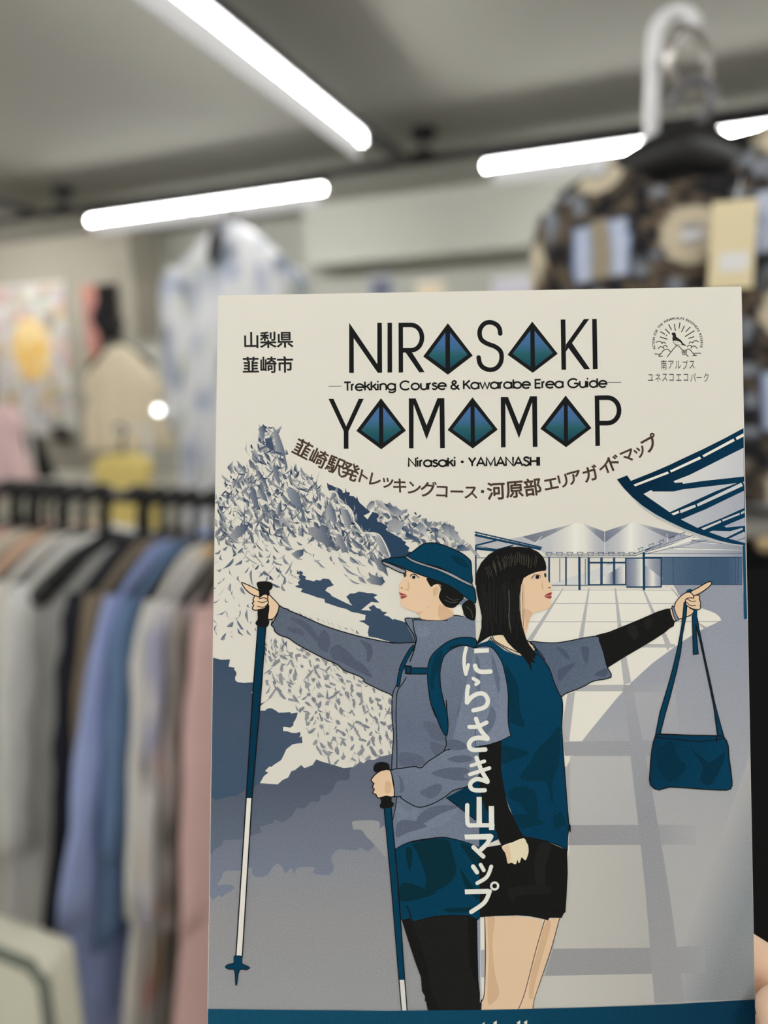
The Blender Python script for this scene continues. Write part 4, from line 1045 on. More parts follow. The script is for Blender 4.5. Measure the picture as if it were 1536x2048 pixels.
for s in ('C 590,170 700,200 780,300 700,330 620,260', 'C 640,330 760,370 740,410 700,460 650,400', 'C 400,420 560,440 600,500 540,530 400,520', 'C 380,980 480,960 620,1010 460,1060 370,1100', 'C 640,860 780,840 860,860 720,910 560,1000 540,940', 'C 860,150 950,330 1000,200 1010,60 960,0 880,40'):
    SF(s, (92, 101, 120), 3)
stroke(smooth(Q('B 555,325 590,345 612,350 640,368 700,392 760,418 830,450 900,480 1000,515 1100,545 1200,572 1300,594 1400,614 1480,627 A 150,897 230,905 360,897'), False, 3), 2.2, BLK)
stroke(smooth(Q('B 490,480 512,505 520,532 560,562 620,582 650,600 700,636 800,690 900,742 950,765 1010,790 1040,815 1070,840 1120,862 1190,888 1230,915 1240,940 1330,985 1380,1008 1430,1028 1462,1050'), False, 3), 2.2, BLK)
PL('B 555,325 540,390 515,440 490,480', 2.0, BLK)
# near sleeve across the body
SLV = 'C 330,562 370,550 420,545 520,532 545,542 575,540 595,520 620,495 690,450 760,405 800,395 A 842,930 C 1036,60 1036,600 940,690 830,722 760,775 660,830 560,858 480,830 410,785 405,772 352,775 345,680'
fill(Q(SLV), ((900, 1450), (830, 1600), [(0, (118, 128, 147)), (1, (108, 118, 137))]))
for s in ('C 650,590 760,545 900,540 960,570 900,610 960,640 820,640', 'C 620,700 700,670 740,700 700,760 640,790 560,740', 'C 780,470 900,440 980,460 960,490 860,500', 'C 760,330 860,320 950,380 860,400 780,390', 'C 380,590 420,640 430,720 400,740 400,650'):
    SF(s, (92, 101, 120), 3)
SL('C 330,562 370,550 420,545 520,532 545,542 575,540 595,520 620,495 690,450 760,405 800,395', 2.1); SL('C 1036,600 940,690 830,722 760,775 660,830 560,858 480,830 410,785 405,772 352,775', 2.1); SL('C 322,560 345,640 358,775', 2.1)
SL('C 375,780 360,880 340,965', 1.6); SL('C 372,0 368,130 375,330 375,545', 1.9); SL('C 337,0 335,120 348,280 340,400 333,555', 1.9); SL('C 765,300 770,360 752,405', 1.9)
SL('A 178,1536 178,1330 212,1240 240,1150', 2.0); SL('A 208,1536 210,1400 220,1290 260,1230 290,1180', 1.9); PL('C 770,780 900,880 1010,965', 2.0); SL('C 358,1198 420,1160 500,1130 620,1110 740,1098 820,1110 900,1130 960,1150 1036,1184', 1.8)
# pack strap
SF('A 842,870 720,860 620,895 540,955 490,1010 465,1080 460,1180 470,1290 490,1400 530,1500 C 660,60 690,130 720,210 770,290 785,200 775,80 770,0 A 610,1440 570,1280 560,1150 575,1060 600,1000 660,950 750,922 842,940', TEAL, 3, 2.0)
SF('A 520,1010 580,960 560,1100 520,1180 500,1290 480,1180', TEALD, 3)
PF('A 270,1085 330,1092 340,1102 462,1104 462,1152 330,1152 280,1145', TEAL); PL('A 340,1102 462,1104', 1.9); PL('A 330,1152 462,1152', 1.9); PL('A 275,1085 330,1092 322,1152 278,1145 275,1085', 3.0); PL('A 295,1095 290,1145', 1.6)
SF('A 350,920 310,960 270,1030 235,1110 215,1240 235,1245 250,1160 275,1090 330,980 360,940', TEAL, 3, 1.8)
SL('A 360,905 350,970 320,1050', 2.4); SL('A 365,905 350,840 300,760 282,708 345,706 420,706', 2.1); SL('A 345,735 352,800 372,870 362,920', 2.1); SL('A 345,735 350,718 480,722 620,722', 2.1); SL('A 578,722 640,688 680,682 745,692', 1.9)
# head
SF('A 283,325 275,360 262,390 235,440 230,458 240,478 232,495 246,515 236,528 250,548 243,572 246,602 290,632 368,655 402,682 420,714 575,722 640,698 668,680 665,640 620,560 560,520 560,440 520,432 490,452 455,385 420,360 340,320', SKIN, 3)
SF('A 400,680 430,640 470,620 480,600 420,650 368,655', SKD, 2); PF('A 300,400 320,440 310,490 270,478 300,465', SKD); SF('A 555,590 640,640 668,680 640,698 575,722 545,680', SKD, 2); SF('A 505,470 545,455 540,510 510,530', SKD, 2)
SF('A 452,385 520,400 590,430 700,480 750,530 735,580 700,600 680,618 650,624 610,615 580,590 552,545 555,510 570,470 565,440 540,432 510,440 490,455 470,430', BLK, 3)
SF('A 735,600 780,560 842,600 842,715 800,718 760,690 742,640', BLK, 3); PF('A 712,585 760,545 774,560 728,602', (118, 132, 160)); PL('A 720,595 768,552', .8, BLK)
for s in ('A 600,560 650,580 700,575', 'A 610,530 660,560 715,555', 'A 770,610 810,650 820,700'): SL(s, .5, (120, 118, 112))
SL('A 548,435 562,450 570,470', 1.2)
part('sun_hat', None, 'hiker_figure')
SF('A 97,245 150,228 220,220 283,215 340,230 440,270 560,310 680,370 760,420 812,445 838,480 842,585 760,535 660,460 560,415 450,375 340,335 280,310 180,270', TEAL, 3, 2.2)
SF('A 97,250 160,270 230,300 285,325 275,345 230,335 160,300 110,275', (150, 152, 160), 3, 2.0)
SF('A 285,215 340,175 400,128 440,108 500,102 570,115 660,150 740,190 790,230 808,260 812,330 815,430 740,395 640,340 540,295 440,270 360,245', TEAL, 3, 2.2)
SF('A 650,200 740,230 790,290 760,300 680,260', TEALD, 3)
SF('A 295,208 340,235 440,272 560,310 660,350 740,395 815,432 808,448 740,418 640,368 540,322 420,285 340,255 288,220', (150, 153, 162), 3, 1.6)
# face details
part('hiker_figure')
LIP = (156, 74, 68)
SF('A 232,500 262,508 298,525 275,545 245,548 248,528', LIP, 3); PL('A 240,525 296,525', .8, (226, 200, 190)); SF('A 322,380 335,364 360,360 388,383 360,391 335,391', (205, 190, 172), 3); SF('A 336,378 344,366 358,366 364,378 356,390 342,389', (30, 27, 26), 2)
SL('A 322,370 350,352 392,382', 1.6); SL('A 320,362 350,350 375,360', .8); SF('A 268,352 285,345 292,365 275,380', (60, 54, 50), 2); SL('A 265,350 290,342', 1.4); SL('A 245,465 255,462 262,470', 1.2); SL('A 285,335 295,332', 1)
# pointing hand and pole
part('trekking_pole', None, 'hiker_figure')
pole = 'B 385,480 446,480 420,800 395,1150 375,1400 364,1536 312,1536 340,1150 360,800'
PF('B 385,480 446,480 410,1000 L 378,1228 330,1228 B 345,1000', ((500, 1250), (520, 1252), [(0, (6, 44, 64)), (.5, (14, 70, 98)), (1, (8, 52, 76))]))
PF('L 330,1225 375,1225 M 297,1090 250,1090', (226, 222, 216)); PL('B 384,480 345,1000 L 330,1228 M 247,1095', 2.4); PL('B 447,485 410,1000 L 375,1228 M 298,1095', 2.4)
SF('M 232,1100 245,1088 285,1088 295,1100 296,1150 340,1170 357,1185 330,1198 275,1202 255,1310 245,1312 236,1202 190,1195 163,1175 190,1155 230,1145', TEAL, 3, 1.6)
SF('B 255,148 270,145 390,205 400,255 345,240 290,200', SKIN, 3, 2.0)
SF('B 375,140 440,130 490,140 502,170 490,195 475,205 478,240 470,330 468,430 475,460 450,500 390,492 362,465 382,430 380,360 392,240 385,190', BLK, 3)
part('hiker_figure')
SF('B 470,240 500,265 535,300 552,330 535,390 500,432 462,430 472,330 440,280', SKIN, 3, 1.8); SF('B 350,262 365,245 395,258 430,235 460,240 462,280 468,300 455,320 440,345 400,355 360,362 340,350 342,335 350,325 338,305 352,295 345,280', SKIN, 3, 2.0)
SL('B 395,270 430,262 455,272', 1.8); SL('B 380,290 420,300 465,285', 1.6); SL('B 380,330 430,338 465,310', 1.6); PL('B 465,438 500,432 490,480', 1.8)
# near hand with second pole
part('trekking_pole.001', None, 'hiker_figure')
PF('C 273,850 328,850 340,1000 E 350,300 410,1200 440,1200 E 392,1200 320,300 C 290,1000', TEAL); PF('C 273,855 328,855 E 438,1205 392,1205', TEAL); PF('E 395,1200 436,1198 456,1446 412,1446', (214, 214, 212)); PL('C 272,855 E 290,0 330,440 392,1200 413,1446', 2.0); PL('C 329,855 E 345,0 385,440 438,1200 457,1446', 2.2)
SF('C 188,540 205,508 250,496 300,505 316,535 305,570 230,582 195,570', BLK, 3); SF('C 245,775 328,770 332,810 350,825 345,850 320,862 255,868 238,845 250,815', BLK, 3)
part('hiker_figure')
SF('C 240,570 270,560 322,562 340,640 356,770 290,768 225,785 208,755 182,745 195,715 180,695 192,668 168,645 185,615 210,590', SKIN, 2, 2.0); SF('C 285,650 330,665 325,740 280,740', SKD, 2)

# ---- second woman (right figure)
top3 = LAY[0]; part('city_figure', top2 + 25)
PF('T 0,728 25,728 25,1000 18,1130 0,1190', (190, 192, 194)); PF('E 1045,704 1075,702 1074,960 1046,960', WHT); PF('E 1046,960 1076,960 1076,1180 1050,1180', (172, 175, 182)); PF('E 1050,1178 1076,1178 1072,1310 1055,1345', (222, 220, 212))
PF('E 1078,700 1300,690 1536,715 1536,800 1480,980 1420,1240 1345,1440 1052,1443 1060,1370 1075,1300 1084,1000', SKIN)
PF('T 345,745 425,735 380,900 330,1050 290,1170 282,1221 205,1222 240,1130 300,900', SKIN); SF('E 1100,700 1160,700 1140,900 1160,1150 1195,1300 1150,1380 1100,1370 1110,1000', SKD, 3); SF('T 350,760 380,770 330,950 290,1100 285,1160 260,1160 270,1050 310,900', SKD, 3)
SL('E 1078,700 1084,1000 1075,1300 1055,1370', 1.6); SL('T 345,748 300,900 240,1130 205,1222', 1.4); SL('T 425,735 380,900 330,1050 290,1170 282,1221', 1.4)
PF('X 958.5,1700 T 25,360 115,345 230,300 350,325 465,375 468,500 462,620 456,705 448,710 435,736 400,735 370,735 362,750 340,742 270,728 200,722 80,726 0,732', BLK)
SF('T 320,340 380,350 350,460 345,600 300,560 290,440', (34, 34, 34), 3); SF('T 150,580 330,560 380,600 200,620 180,660', (33, 33, 33), 3)
# torso
TO = 'D 208,45 240,28 325,0 440,85 545,128 600,120 660,90 685,75 740,130 770,190 800,240 830,330 860,400 890,450 902,540 895,700 905,880 925,1150 945,1400 960,1536 T 480,240 468,300 465,378 430,355 350,325 230,300 D 555,1536 460,1300 420,1150 405,950 408,800 300,830 200,900 205,400'
fill(Q(TO), ((1010, 1300), (1100, 1650), [(0, (10, 62, 90)), (1, (8, 58, 86))]))
for s in ('D 440,200 510,290 550,400 560,560 600,690 540,680 475,640 470,400', 'D 410,845 500,860 620,890 600,930 500,960 415,990', 'D 560,1090 640,980 700,870 800,780 870,690 885,800 870,1000 820,1140 830,1300 800,1260 790,1180 740,1130 620,1130', 'D 470,1210 560,1170 650,1190 690,1250 710,1420 640,1410 560,1310 490,1280', 'D 840,1400 890,1370 940,1500 950,1536 T 450,240 420,260 390,240 400,100', 'T 130,210 220,180 330,215 320,240 180,260'):
    SF(s, TEALD, 3)
SL('D 740,130 770,190 800,240 830,330 860,400 890,450 902,540 895,700 905,880 925,1150 945,1400 960,1536 T 480,240 468,300 465,378', 2.1); SL('T 230,300 350,325 430,355 465,378', 1.6)
# far arm: sleeve and black cuff
PF('G 245,562 350,535 500,475 620,425 740,372 810,350 838,348 860,420 878,455 870,490 840,505 800,540 700,605 600,665 480,735 400,785 338,825 310,700', BLK)
SF('G 500,500 560,480 590,560 560,600 520,560', (36, 36, 36), 3); SF('G 640,440 700,420 680,500 640,510', (34, 34, 34), 3)
SF('D 640,12 740,20 850,22 950,8 1060,-15 1180,-30 1195,5 1225,90 1250,190 1262,225 1288,298 1150,328 1080,365 1000,400 925,428 890,452 860,400 830,330 800,240 770,190 690,80', ((1060, 1290), (1210, 1360), [(0, (84, 96, 116)), (1, (96, 107, 126))]), 3, 2.0)
for s in ('D 850,60 920,80 960,160 910,130', 'D 860,250 920,210 1010,180 940,260 880,330', 'D 1050,60 1110,60 1100,180 1070,160', 'D 1150,280 1230,230 1262,240 1240,290'): SF(s, (78, 88, 108), 3)
# far hand with bag
PF('G 970,205 1000,190 1022,200 1060,330 1000,330', TEAL)
SF('G 1005,215 1060,185 1120,148 1165,132 1172,150 1140,185 1080,225 1030,245', SKIN, 2, 2.0)
SF('G 838,355 870,345 885,300 920,255 960,225 1000,218 1028,245 1030,270 990,270 975,300 1000,345 1030,360 1020,390 985,410 945,425 905,435 880,450 860,430', SKIN, 2, 1.9)
part('shoulder_bag', None, 'city_figure')
PF('G 968,280 978,300 970,400 940,560 925,700 895,840 840,1060 800,1200 762,1350 722,1375 760,1180 830,950 870,800 905,650 935,480 950,300', TEAL); PL('G 952,300 935,480 905,650 870,800 830,950 760,1180 722,1375', 1.8); PL('G 975,320 970,400 940,560 925,700 895,840 840,1060 800,1200 762,1350', 2.0)
PF('G 1030,355 1058,350 1058,430 1045,480 1066,712 1028,716 1018,420', TEAL); PL('G 1018,400 1028,716 1066,712 1045,480', 1.8)
PF('G 1058,420 1075,520 1100,640 1120,740 1160,920 1200,1110 1240,1260 1272,1375 1222,1365 1190,1120 1140,880 1100,690 1075,580 1045,480', TEAL); PL('G 1058,420 1075,520 1100,640 1120,740 1160,920 1200,1110 1240,1260 1272,1375', 1.8); PL('G 1045,480 1075,580 1100,690 1140,880 1190,1120 1222,1365', 2.4)
part('city_figure')
SF('G 965,275 1000,262 1030,265 1030,245 1060,240 1078,250 1075,275 1085,300 1082,330 1085,345 1065,358 1020,350 975,325 965,300', SKIN, 2, 1.9); SL('G 975,270 1010,290 1045,288', 1.5); SL('G 968,295 1005,325 1045,325', 1.5)
SF('G 855,335 868,330 885,385 908,430 900,442 885,440 865,395', (120, 134, 164), 2, 1.6)
part('shoulder_bag')
SF('G 722,1375 762,1352 1000,1362 1222,1366 1272,1378 1305,1440 1312,1536 X 1464,1560 1461,1578 1440,1580 1400,1578 1340,1574 1318,1580 1301,1570 1300,1545 1304,1500', ((1310, 1480), (1460, 1570), [(0, (7, 50, 74)), (1, (10, 62, 90))]), 2, 2.2)
SF('G 790,1440 860,1410 900,1536 X 1373,1535 1340,1565 1318,1540 1312,1500', (9, 48, 68), 3); SF('X 1380,1498 1405,1515 1420,1525 1450,1505 1440,1540 1420,1570 1400,1560 1405,1530', (9, 48, 68), 3)
PL('G 762,1354 1000,1362 1222,1366', 2.2); SL('G 722,1378 860,1392 1060,1410 1180,1402 1268,1388', 1.7); PL('G 1215,1370 1212,1415', 2.6)
part('city_figure')
# near sleeve and hanging black arm
PF('C 1034,600 1060,640 1130,900 1192,1112 1130,1140 1080,1180 1034,1190', (9, 54, 78))
PF('C 1030,360 1110,355 1207,325 1205,520 1212,600 1228,700 1262,850 1300,930 1335,1005 1365,1060 1392,1098 1300,1140 1215,1168 1190,1120 1160,1010 1120,930 1085,870 1050,780 1036,690', BLK)
SL('C 1207,325 1205,520 1212,600 1228,700 1262,850 1300,930 1335,1005 1365,1060 1392,1098', 1.8)
SF('C 1213,1170 1300,1138 1388,1104 1412,1140 1426,1165 1428,1220 1418,1255 1405,1282 1388,1272 1372,1258 1362,1290 1350,1305 1340,1276 1334,1300 1320,1316 1292,1300 1262,1308 1252,1260 1240,1220', (236, 216, 186), 2)
SF('C 1225,1180 1270,1165 1285,1240 1280,1300 1262,1305 1250,1240', (226, 198, 164), 2)
SS = 'A 842,935 C 940,0 D 0,52 60,44 120,42 180,58 215,60 260,50 310,52 350,75 390,130 420,190 440,270 456,350 466,450 464,560 466,660 475,720 487,765 440,790 400,808 340,828 290,842 228,850 200,850 190,700 205,400 0,500'
SSP = 'D 5,58 60,44 120,42 180,58 215,60 260,50 310,52 350,75 390,130 420,190 440,270 456,350 466,450 464,560 466,660 475,720 487,765 440,790 400,808 340,828 290,842 228,850 130,780 20,700'
fill(Q('D 206,62 260,50 310,52 350,75 390,130 420,190 440,270 456,350 466,450 464,560 466,660 475,720 487,765 440,790 400,808 340,828 290,842 228,850 206,850'), ((960, 1300), (1010, 1480), [(0, (116, 126, 146)), (1, (124, 134, 154))]))
for s in ('D 206,120 240,200 240,420 210,380', 'D 330,110 370,200 400,330 390,430 350,280', 'D 330,530 370,600 340,700 280,760 250,700 300,620'): SF(s, (98, 108, 128), 3)
SL('D 0,62 60,44 120,42 180,58 205,66', 2.0); SL('D 205,62 260,50 310,52 350,75 390,130 420,190 440,270 456,350 466,450 464,560 466,660 475,720 487,765', 2.0); SL('D 487,765 440,790 400,808 340,828 290,842 228,850', 1.8)
# neck, collar, face, hair
PF('H 185,1012 250,990 330,1090 400,1140 380,1150 290,1098 200,1045', (232, 208, 178)); PF('H 470,1060 505,1090 500,1120 480,1110', SKIN)
SL('H 165,1018 185,1048 250,1090 330,1140 400,1168', 1.7); SL('H 180,1012 200,1046 290,1098 385,1140', 1.7); SL('H 460,1045 505,1075 525,1105 510,1135', 1.9); SL('H 525,1105 560,1140 600,1200', 1.9); PL('H 170,1020 130,1065', 1.6)
SF('H 395,560 430,520 490,500 600,480 612,520 625,565 655,600 658,612 640,632 656,662 640,685 652,705 640,720 650,750 640,780 600,798 545,815 505,828 480,865 462,930 445,1000 420,1000 395,800', SKIN, 3)
SF('H 420,790 470,800 500,828 480,865 462,930 450,960 440,870', SKD, 2); PF('H 570,600 580,560 590,640 570,630', SKD)
SF('H 594,690 620,668 655,658 650,680 652,705 625,708', LIP, 2); PL('H 600,690 652,682', .8, (226, 196, 186)); SF('H 494,546 510,528 545,518 560,530 550,551 520,554', (205, 190, 172), 2); SF('H 524,532 538,520 552,528 552,546 536,552 526,546', (30, 27, 26), 2); SL('H 492,548 515,520 560,522', 1.5); SF('H 592,512 606,505 612,530 600,540', (60, 54, 50), 2); SL('H 625,625 635,618 645,625', 1.2); SL('H 560,545 562,520', .8)
HAIR = 'H 395,293 480,303 545,335 585,375 605,420 612,465 605,485 570,488 520,500 470,520 430,545 410,600 398,680 398,800 420,930 450,1030 475,1080 500,1110 515,1140 545,1162 515,1165 530,1190 498,1182 525,1225 488,1215 495,1300 472,1240 430,1180 400,1150 350,1110 300,1060 265,1000 225,1000 190,1005 155,1012 95,1050 50,1085 75,1010 92,940 95,850 75,760 52,650 45,560 55,490 90,420 150,355 230,310 310,294'
fill(Q(HAIR), (26, 26, 26))
random.seed(3)
for k in range(46):
    x = 90 + k * 7.6 + random.uniform(-3, 3)
    y0 = 560 + random.uniform(-60, 120); SL(f'H {x},{y0} {x + random.uniform(-6, 4)},{y0 + 160} {x + random.uniform(-4, 10)},{y0 + random.uniform(260, 380)}', .45, (48, 48, 46), 3)
for k in range(30):
    t = k / 29; a = 2.7 - 1.7 * t; cx_, cy_ = 380, 560; r0 = 205 + random.uniform(-14, 30)
    x0, y0 = cx_ + 1.25 * r0 * cos(a), cy_ - r0 * sin(a)
    SL(f'H {x0},{y0} {x0 - 18 * cos(a) + 6},{y0 + 40} {x0 - 30 * cos(a) + 4},{y0 + 75 + 20 * random.random()}', .55, (96, 92, 80), 3)
SL('H 310,640 315,760 312,860 325,960', 1.1, (110, 105, 90)); SL('H 308,840 318,930 330,980', .7, (100, 96, 84))

top4 = LAY[0]
# ---- lettering
part('title_lettering', 0)
LK = (27, 28, 29)
PF('O 233,503 233,105 236,105 458,432 458,102 495,102 497,502 462,503 270,226 271,504', LK); PF('O 540,102 576,102 577,500 540,501', LK); PF('O 628,102 664,102 665,500 629,501', LK)
def arcq(o, cx, cy, rx, ry, a0, a1, n=14): return o + ' ' + ' '.join(f'{cx + rx * cos(radians(a0 + (a1 - a0) * i / n)):.1f},{cy - ry * sin(radians(a0 + (a1 - a0) * i / n)):.1f}' for i in range(n + 1))
PL('O 660,120 730,120 ' + arcq('O', 730, 221, 86, 101, 88, -88)[2:] + ' 660,322', 9.3, LK); PF('O 668,316 730,330 838,498 795,500', LK)
SL('O 1442,188 1436,150 1412,117 1362,98 1315,110 1284,148 1277,195 1294,240 1340,270 1398,292 1440,325 1453,372 1442,428 1405,468 1355,478 1305,460 1278,425 1269,380', 9.2, LK, 6)
def kite(s, inner1, inner2):
    PF(s, LK); p = Q(s); y0, y1 = p[0][1] + 18, p[2][1] - 12
    for s_ in (inner1, inner2): fill(Q(s_), VG(y0, y1, (0, (74, 106, 158)), (.35, (66, 104, 146)), (.62, (42, 92, 100)), (1, (24, 66, 82))))
kite('O 1023,105 1222,365 1023,518 825,372', 'O 1003,180 1004,466 868,366', 'O 1040,180 1040,464 1182,356')
kite('P 578,92 782,350 582,503 380,358', 'P 562,166 565,456 420,350', 'P 597,166 600,456 743,343')
PF('P 805,76 843,76 849,478 812,478', LK); PF('P 847,276 992,72 1034,72 847,334', LK); PF('P 868,304 896,264 1041,473 994,475', LK); PF('P 1057,72 1094,71 1101,472 1062,474', LK)
PF('O 68,710 108,710 209,930 310,710 350,710 228,970 228,1110 190,1110 190,970', LK)
kite('O 488,705 688,965 490,1115 290,967', 'O 472,776 473,1066 330,963', 'O 505,776 507,1063 648,960')
PF('O 710,707 765,707 853,922 940,705 995,705 999,1105 961,1106 956,760 853,1037 749,755 748,1107 712,1107', LK)
kite('O 1220,698 1422,957 1222,1108 1020,960', 'O 1204,770 1206,1060 1060,955', 'O 1237,770 1239,1060 1382,950')
PF('P 326,696 384,696 472,915 560,690 616,690 620,1095 582,1096 577,738 472,1026 363,745 365,1098 328,1100', LK)
kite('P 845,684 1052,945 849,1098 642,950', 'P 830,758 832,1050 684,945', 'P 862,758 864,1048 1010,940')
PF('P 1077,685 1114,684 1120,1087 1083,1088', LK); PL('P 1110,702 1185,701 ' + arcq('P', 1180, 803, 93, 102, 86, -88)[2:] + ' 1112,905', 9.4, LK)
PL('O 68,610 170,609', 1.1, (60, 60, 60)); PL('P 1183,579 1290,578', 1.1, (60, 60, 60))
def A(cx, cy, rx, ry, a0, a1, n=12): return [(cx + rx * cos(radians(a0 + (a1 - a0) * i / n)), cy + ry * sin(radians(a0 + (a1 - a0) * i / n))) for i in range(n + 1)]
GL = {
 'T': (.60, [[(.02, .94), (.60, .94)], [(.31, .94), (.31, 0)]]), 'r': (.36, [[(.07, 0), (.07, .74)], [(.07, .42)] + A(.29, .44, .22, .28, 180, 95, 6)]),
 'e': (.80, [[(.05, .38), (.74, .38)] + A(.40, .37, .345, .36, 0, 318, 18)]), 'k': (.56, [[(.07, 0), (.07, 1)], [(.10, .36), (.50, .74)], [(.24, .48), (.54, 0)]]),
 'i': (.22, [[(.08, .09), (.08, .64)], [(.08, .97), (.08, .985)]]), 'n': (.66, [[(.07, 0), (.07, .74)], [(.07, .42)] + A(.33, .44, .26, .28, 180, 0, 10) + [(.59, 0)]]),
 'g': (.80, [A(.38, .37, .33, .35, 0, 360, 20), [(.71, .74), (.71, 0)] + A(.40, -.02, .31, .25, 0, -150, 9)]), 'C': (.96, [A(.48, .5, .44, .48, 42, 318, 20)]),
 'o': (.80, [A(.38, .37, .335, .35, 0, 360, 20)]), 'u': (.66, [[(.07, .74), (.07, .30)] + A(.33, .30, .26, .28, 180, 360, 10) + [(.59, .74)], [(.59, .3), (.59, 0)]]),
 's': (.50, [[(.42, .60), (.34, .70), (.22, .72), (.10, .64), (.10, .52), (.20, .43), (.34, .36), (.43, .26), (.41, .12), (.28, .03), (.14, .04), (.05, .16)]]),
 '&': (.78, [[(.74, 0), (.22, .62), (.19, .80), (.30, .93), (.44, .90), (.50, .76), (.40, .62), (.14, .42), (.07, .24), (.14, .08), (.32, .03), (.52, .12), (.68, .42)]]),
 'K': (.66, [[(.07, 0), (.07, .98)], [(.10, .42), (.60, .98)], [(.24, .58), (.64, 0)]]), 'a': (.80, [A(.38, .37, .33, .35, 0, 360, 20), [(.71, .74), (.71, 0)]]),
 'w': (.90, [[(.03, .74), (.25, .03), (.45, .72), (.65, .03), (.87, .74)]]), 'b': (.80, [A(.42, .37, .33, .35, 0, 360, 20), [(.08, 1), (.08, 0)]]), 'd': (.80, [A(.38, .37, .33, .35, 0, 360, 20), [(.71, 1), (.71, 0)]]),
 'E': (.60, [[(.54, .95), (.08, .95), (.08, .04), (.54, .04)], [(.08, .52), (.50, .52)]]), 'G': (1.0, [A(.50, .5, .45, .48, 42, 360, 22) + [(.95, .47), (.56, .47)]]),
 'N': (.76, [[(.07, 0), (.07, .96), (.68, .03), (.68, 1)]]), 'Y': (.70, [[(.03, .98), (.33, .42), (.33, 0)], [(.33, .42), (.64, .98)]]), 'A': (.80, [[(.03, 0), (.39, .96), (.75, 0)], [(.17, .32), (.61, .32)]]),
 'M': (.92, [[(.07, 0), (.10, .96), (.45, .12), (.80, .96), (.84, 0)]]), 'S': (.58, [[(.50, .78), (.42, .93), (.27, .97), (.12, .88), (.10, .72), (.22, .60), (.40, .48), (.51, .32), (.47, .12), (.30, .03), (.13, .07), (.05, .24)]]),
 'H': (.74, [[(.07, 0), (.07, .98)], [(.66, 0), (.66, .98)], [(.07, .52), (.66, .52)]]), 'I': (.22, [[(.08, 0), (.08, .98)]]), '·': (.42, [[(.18, .50), (.23, .50)]]), ' ': (.32, [])}
def latin(txt, x0, y0, x1, y1, cap, wd, col):
    adv = sum(GL[c][0] for c in txt); L = math.hypot(x1 - x0, y1 - y0); sx = L / adv
    ux, uy = (x1 - x0) / L, (y1 - y0) / L; x = 0
    for c in txt:
        a, st = GL[c]
        for s in st:
            pts = [(x0 + ux * (x + p[0]) * sx + uy * p[1] * cap, y0 + uy * (x + p[0]) * sx - ux * p[1] * cap) for p in s]
            cl = len(pts) > 15 and math.hypot(pts[0][0] - pts[-1][0], pts[0][1] - pts[-1][1]) < .1
            if c in 's&S': pts = smooth(pts, False, 3)
            stroke(pts[:-1] if cl else pts, wd if c != '·' else wd * 1.4, col, cl, caps=c in '·i&')
        x += a
latin('Trekking Course & Kawarabe Erea Guide', 688, 781.5, 1215, 774.3, 17.8, 3.5, LK)
latin('Nirasaki · YAMANASHI', 816, 933.5, 1081.5, 931.2, 17.6, 3.6, (22, 22, 22))
_fc = {}
def glyph(ch, bold):
    k = (ch, bold)
    if k in _fc: return _fc[k]
    c = bpy.data.curves.new('g', 'FONT'); c.body = ch; c.resolution_u = 4; c.offset = bold; c.size = 1.0
    o = bpy.data.objects.new('g', c); COL.objects.link(o)
    bpy.context.view_layer.update()
    me = o.to_mesh(); v = [(p.co.x, p.co.y) for p in me.vertices]; f = [tuple(p.vertices) for p in me.polygons]
    o.to_mesh_clear(); bpy.data.objects.remove(o); bpy.data.curves.remove(c)
    _fc[k] = (v, f); return _fc[k]
def char(ch, cx, cy, em, rot, col, bold=.012, sx=1.0, cen=None):
    """one printed character; heavier weights are overprinted with small shifts"""
    v, f = glyph(ch, 0.0); V, Fc, Cc = CUR
    if not v: return
    ox, oy = cen if isinstance(cen, tuple) else (.5, .38)
    if cen == 'box': ox, oy = (min(p[0] for p in v) + max(p[0] for p in v)) / 2, (min(p[1] for p in v) + max(p[1] for p in v)) / 2
    c, s = cos(radians(rot)), sin(radians(rot))
    sh = [(0, 0)] + ([(bold * cos(pi * k / 4), bold * sin(pi * k / 4)) for k in range(8)] if bold > .006 else [])
    for k, (dx, dy) in enumerate(sh):
        w = (LAY[0] + 1 + k) * STEP; b = len(V); pc = []
        for p in v:
            x, y = (p[0] + dx - ox) * em * sx, -(p[1] + dy - oy) * em
            q = (cx + x * c - y * s, cy + x * s + y * c); pc.append(q)
            V.append(loc(q[0], q[1], w)); Cc.append(inkc(col))
        for q in f:
            a_, d_, e_ = pc[q[0]], pc[q[1]], pc[q[2]]
            sg = (d_[0] - a_[0]) * (e_[1] - a_[1]) - (d_[1] - a_[1]) * (e_[0] - a_[0])
            Fc.append(tuple(b + i for i in (q if sg < 0 else q[::-1])))
part('place_lettering', 0)
for ch, x, y in (('山', 502.5, 680), ('梨', 536.5, 679.5), ('県', 570, 679), ('韮', 501.5, 730), ('崎', 536.5, 729.5), ('市', 570, 729)): char(ch, x, y, 34.5, -.6, (40, 40, 40), .022)
part('arched_lettering', 0)
BR = (74, 58, 50)
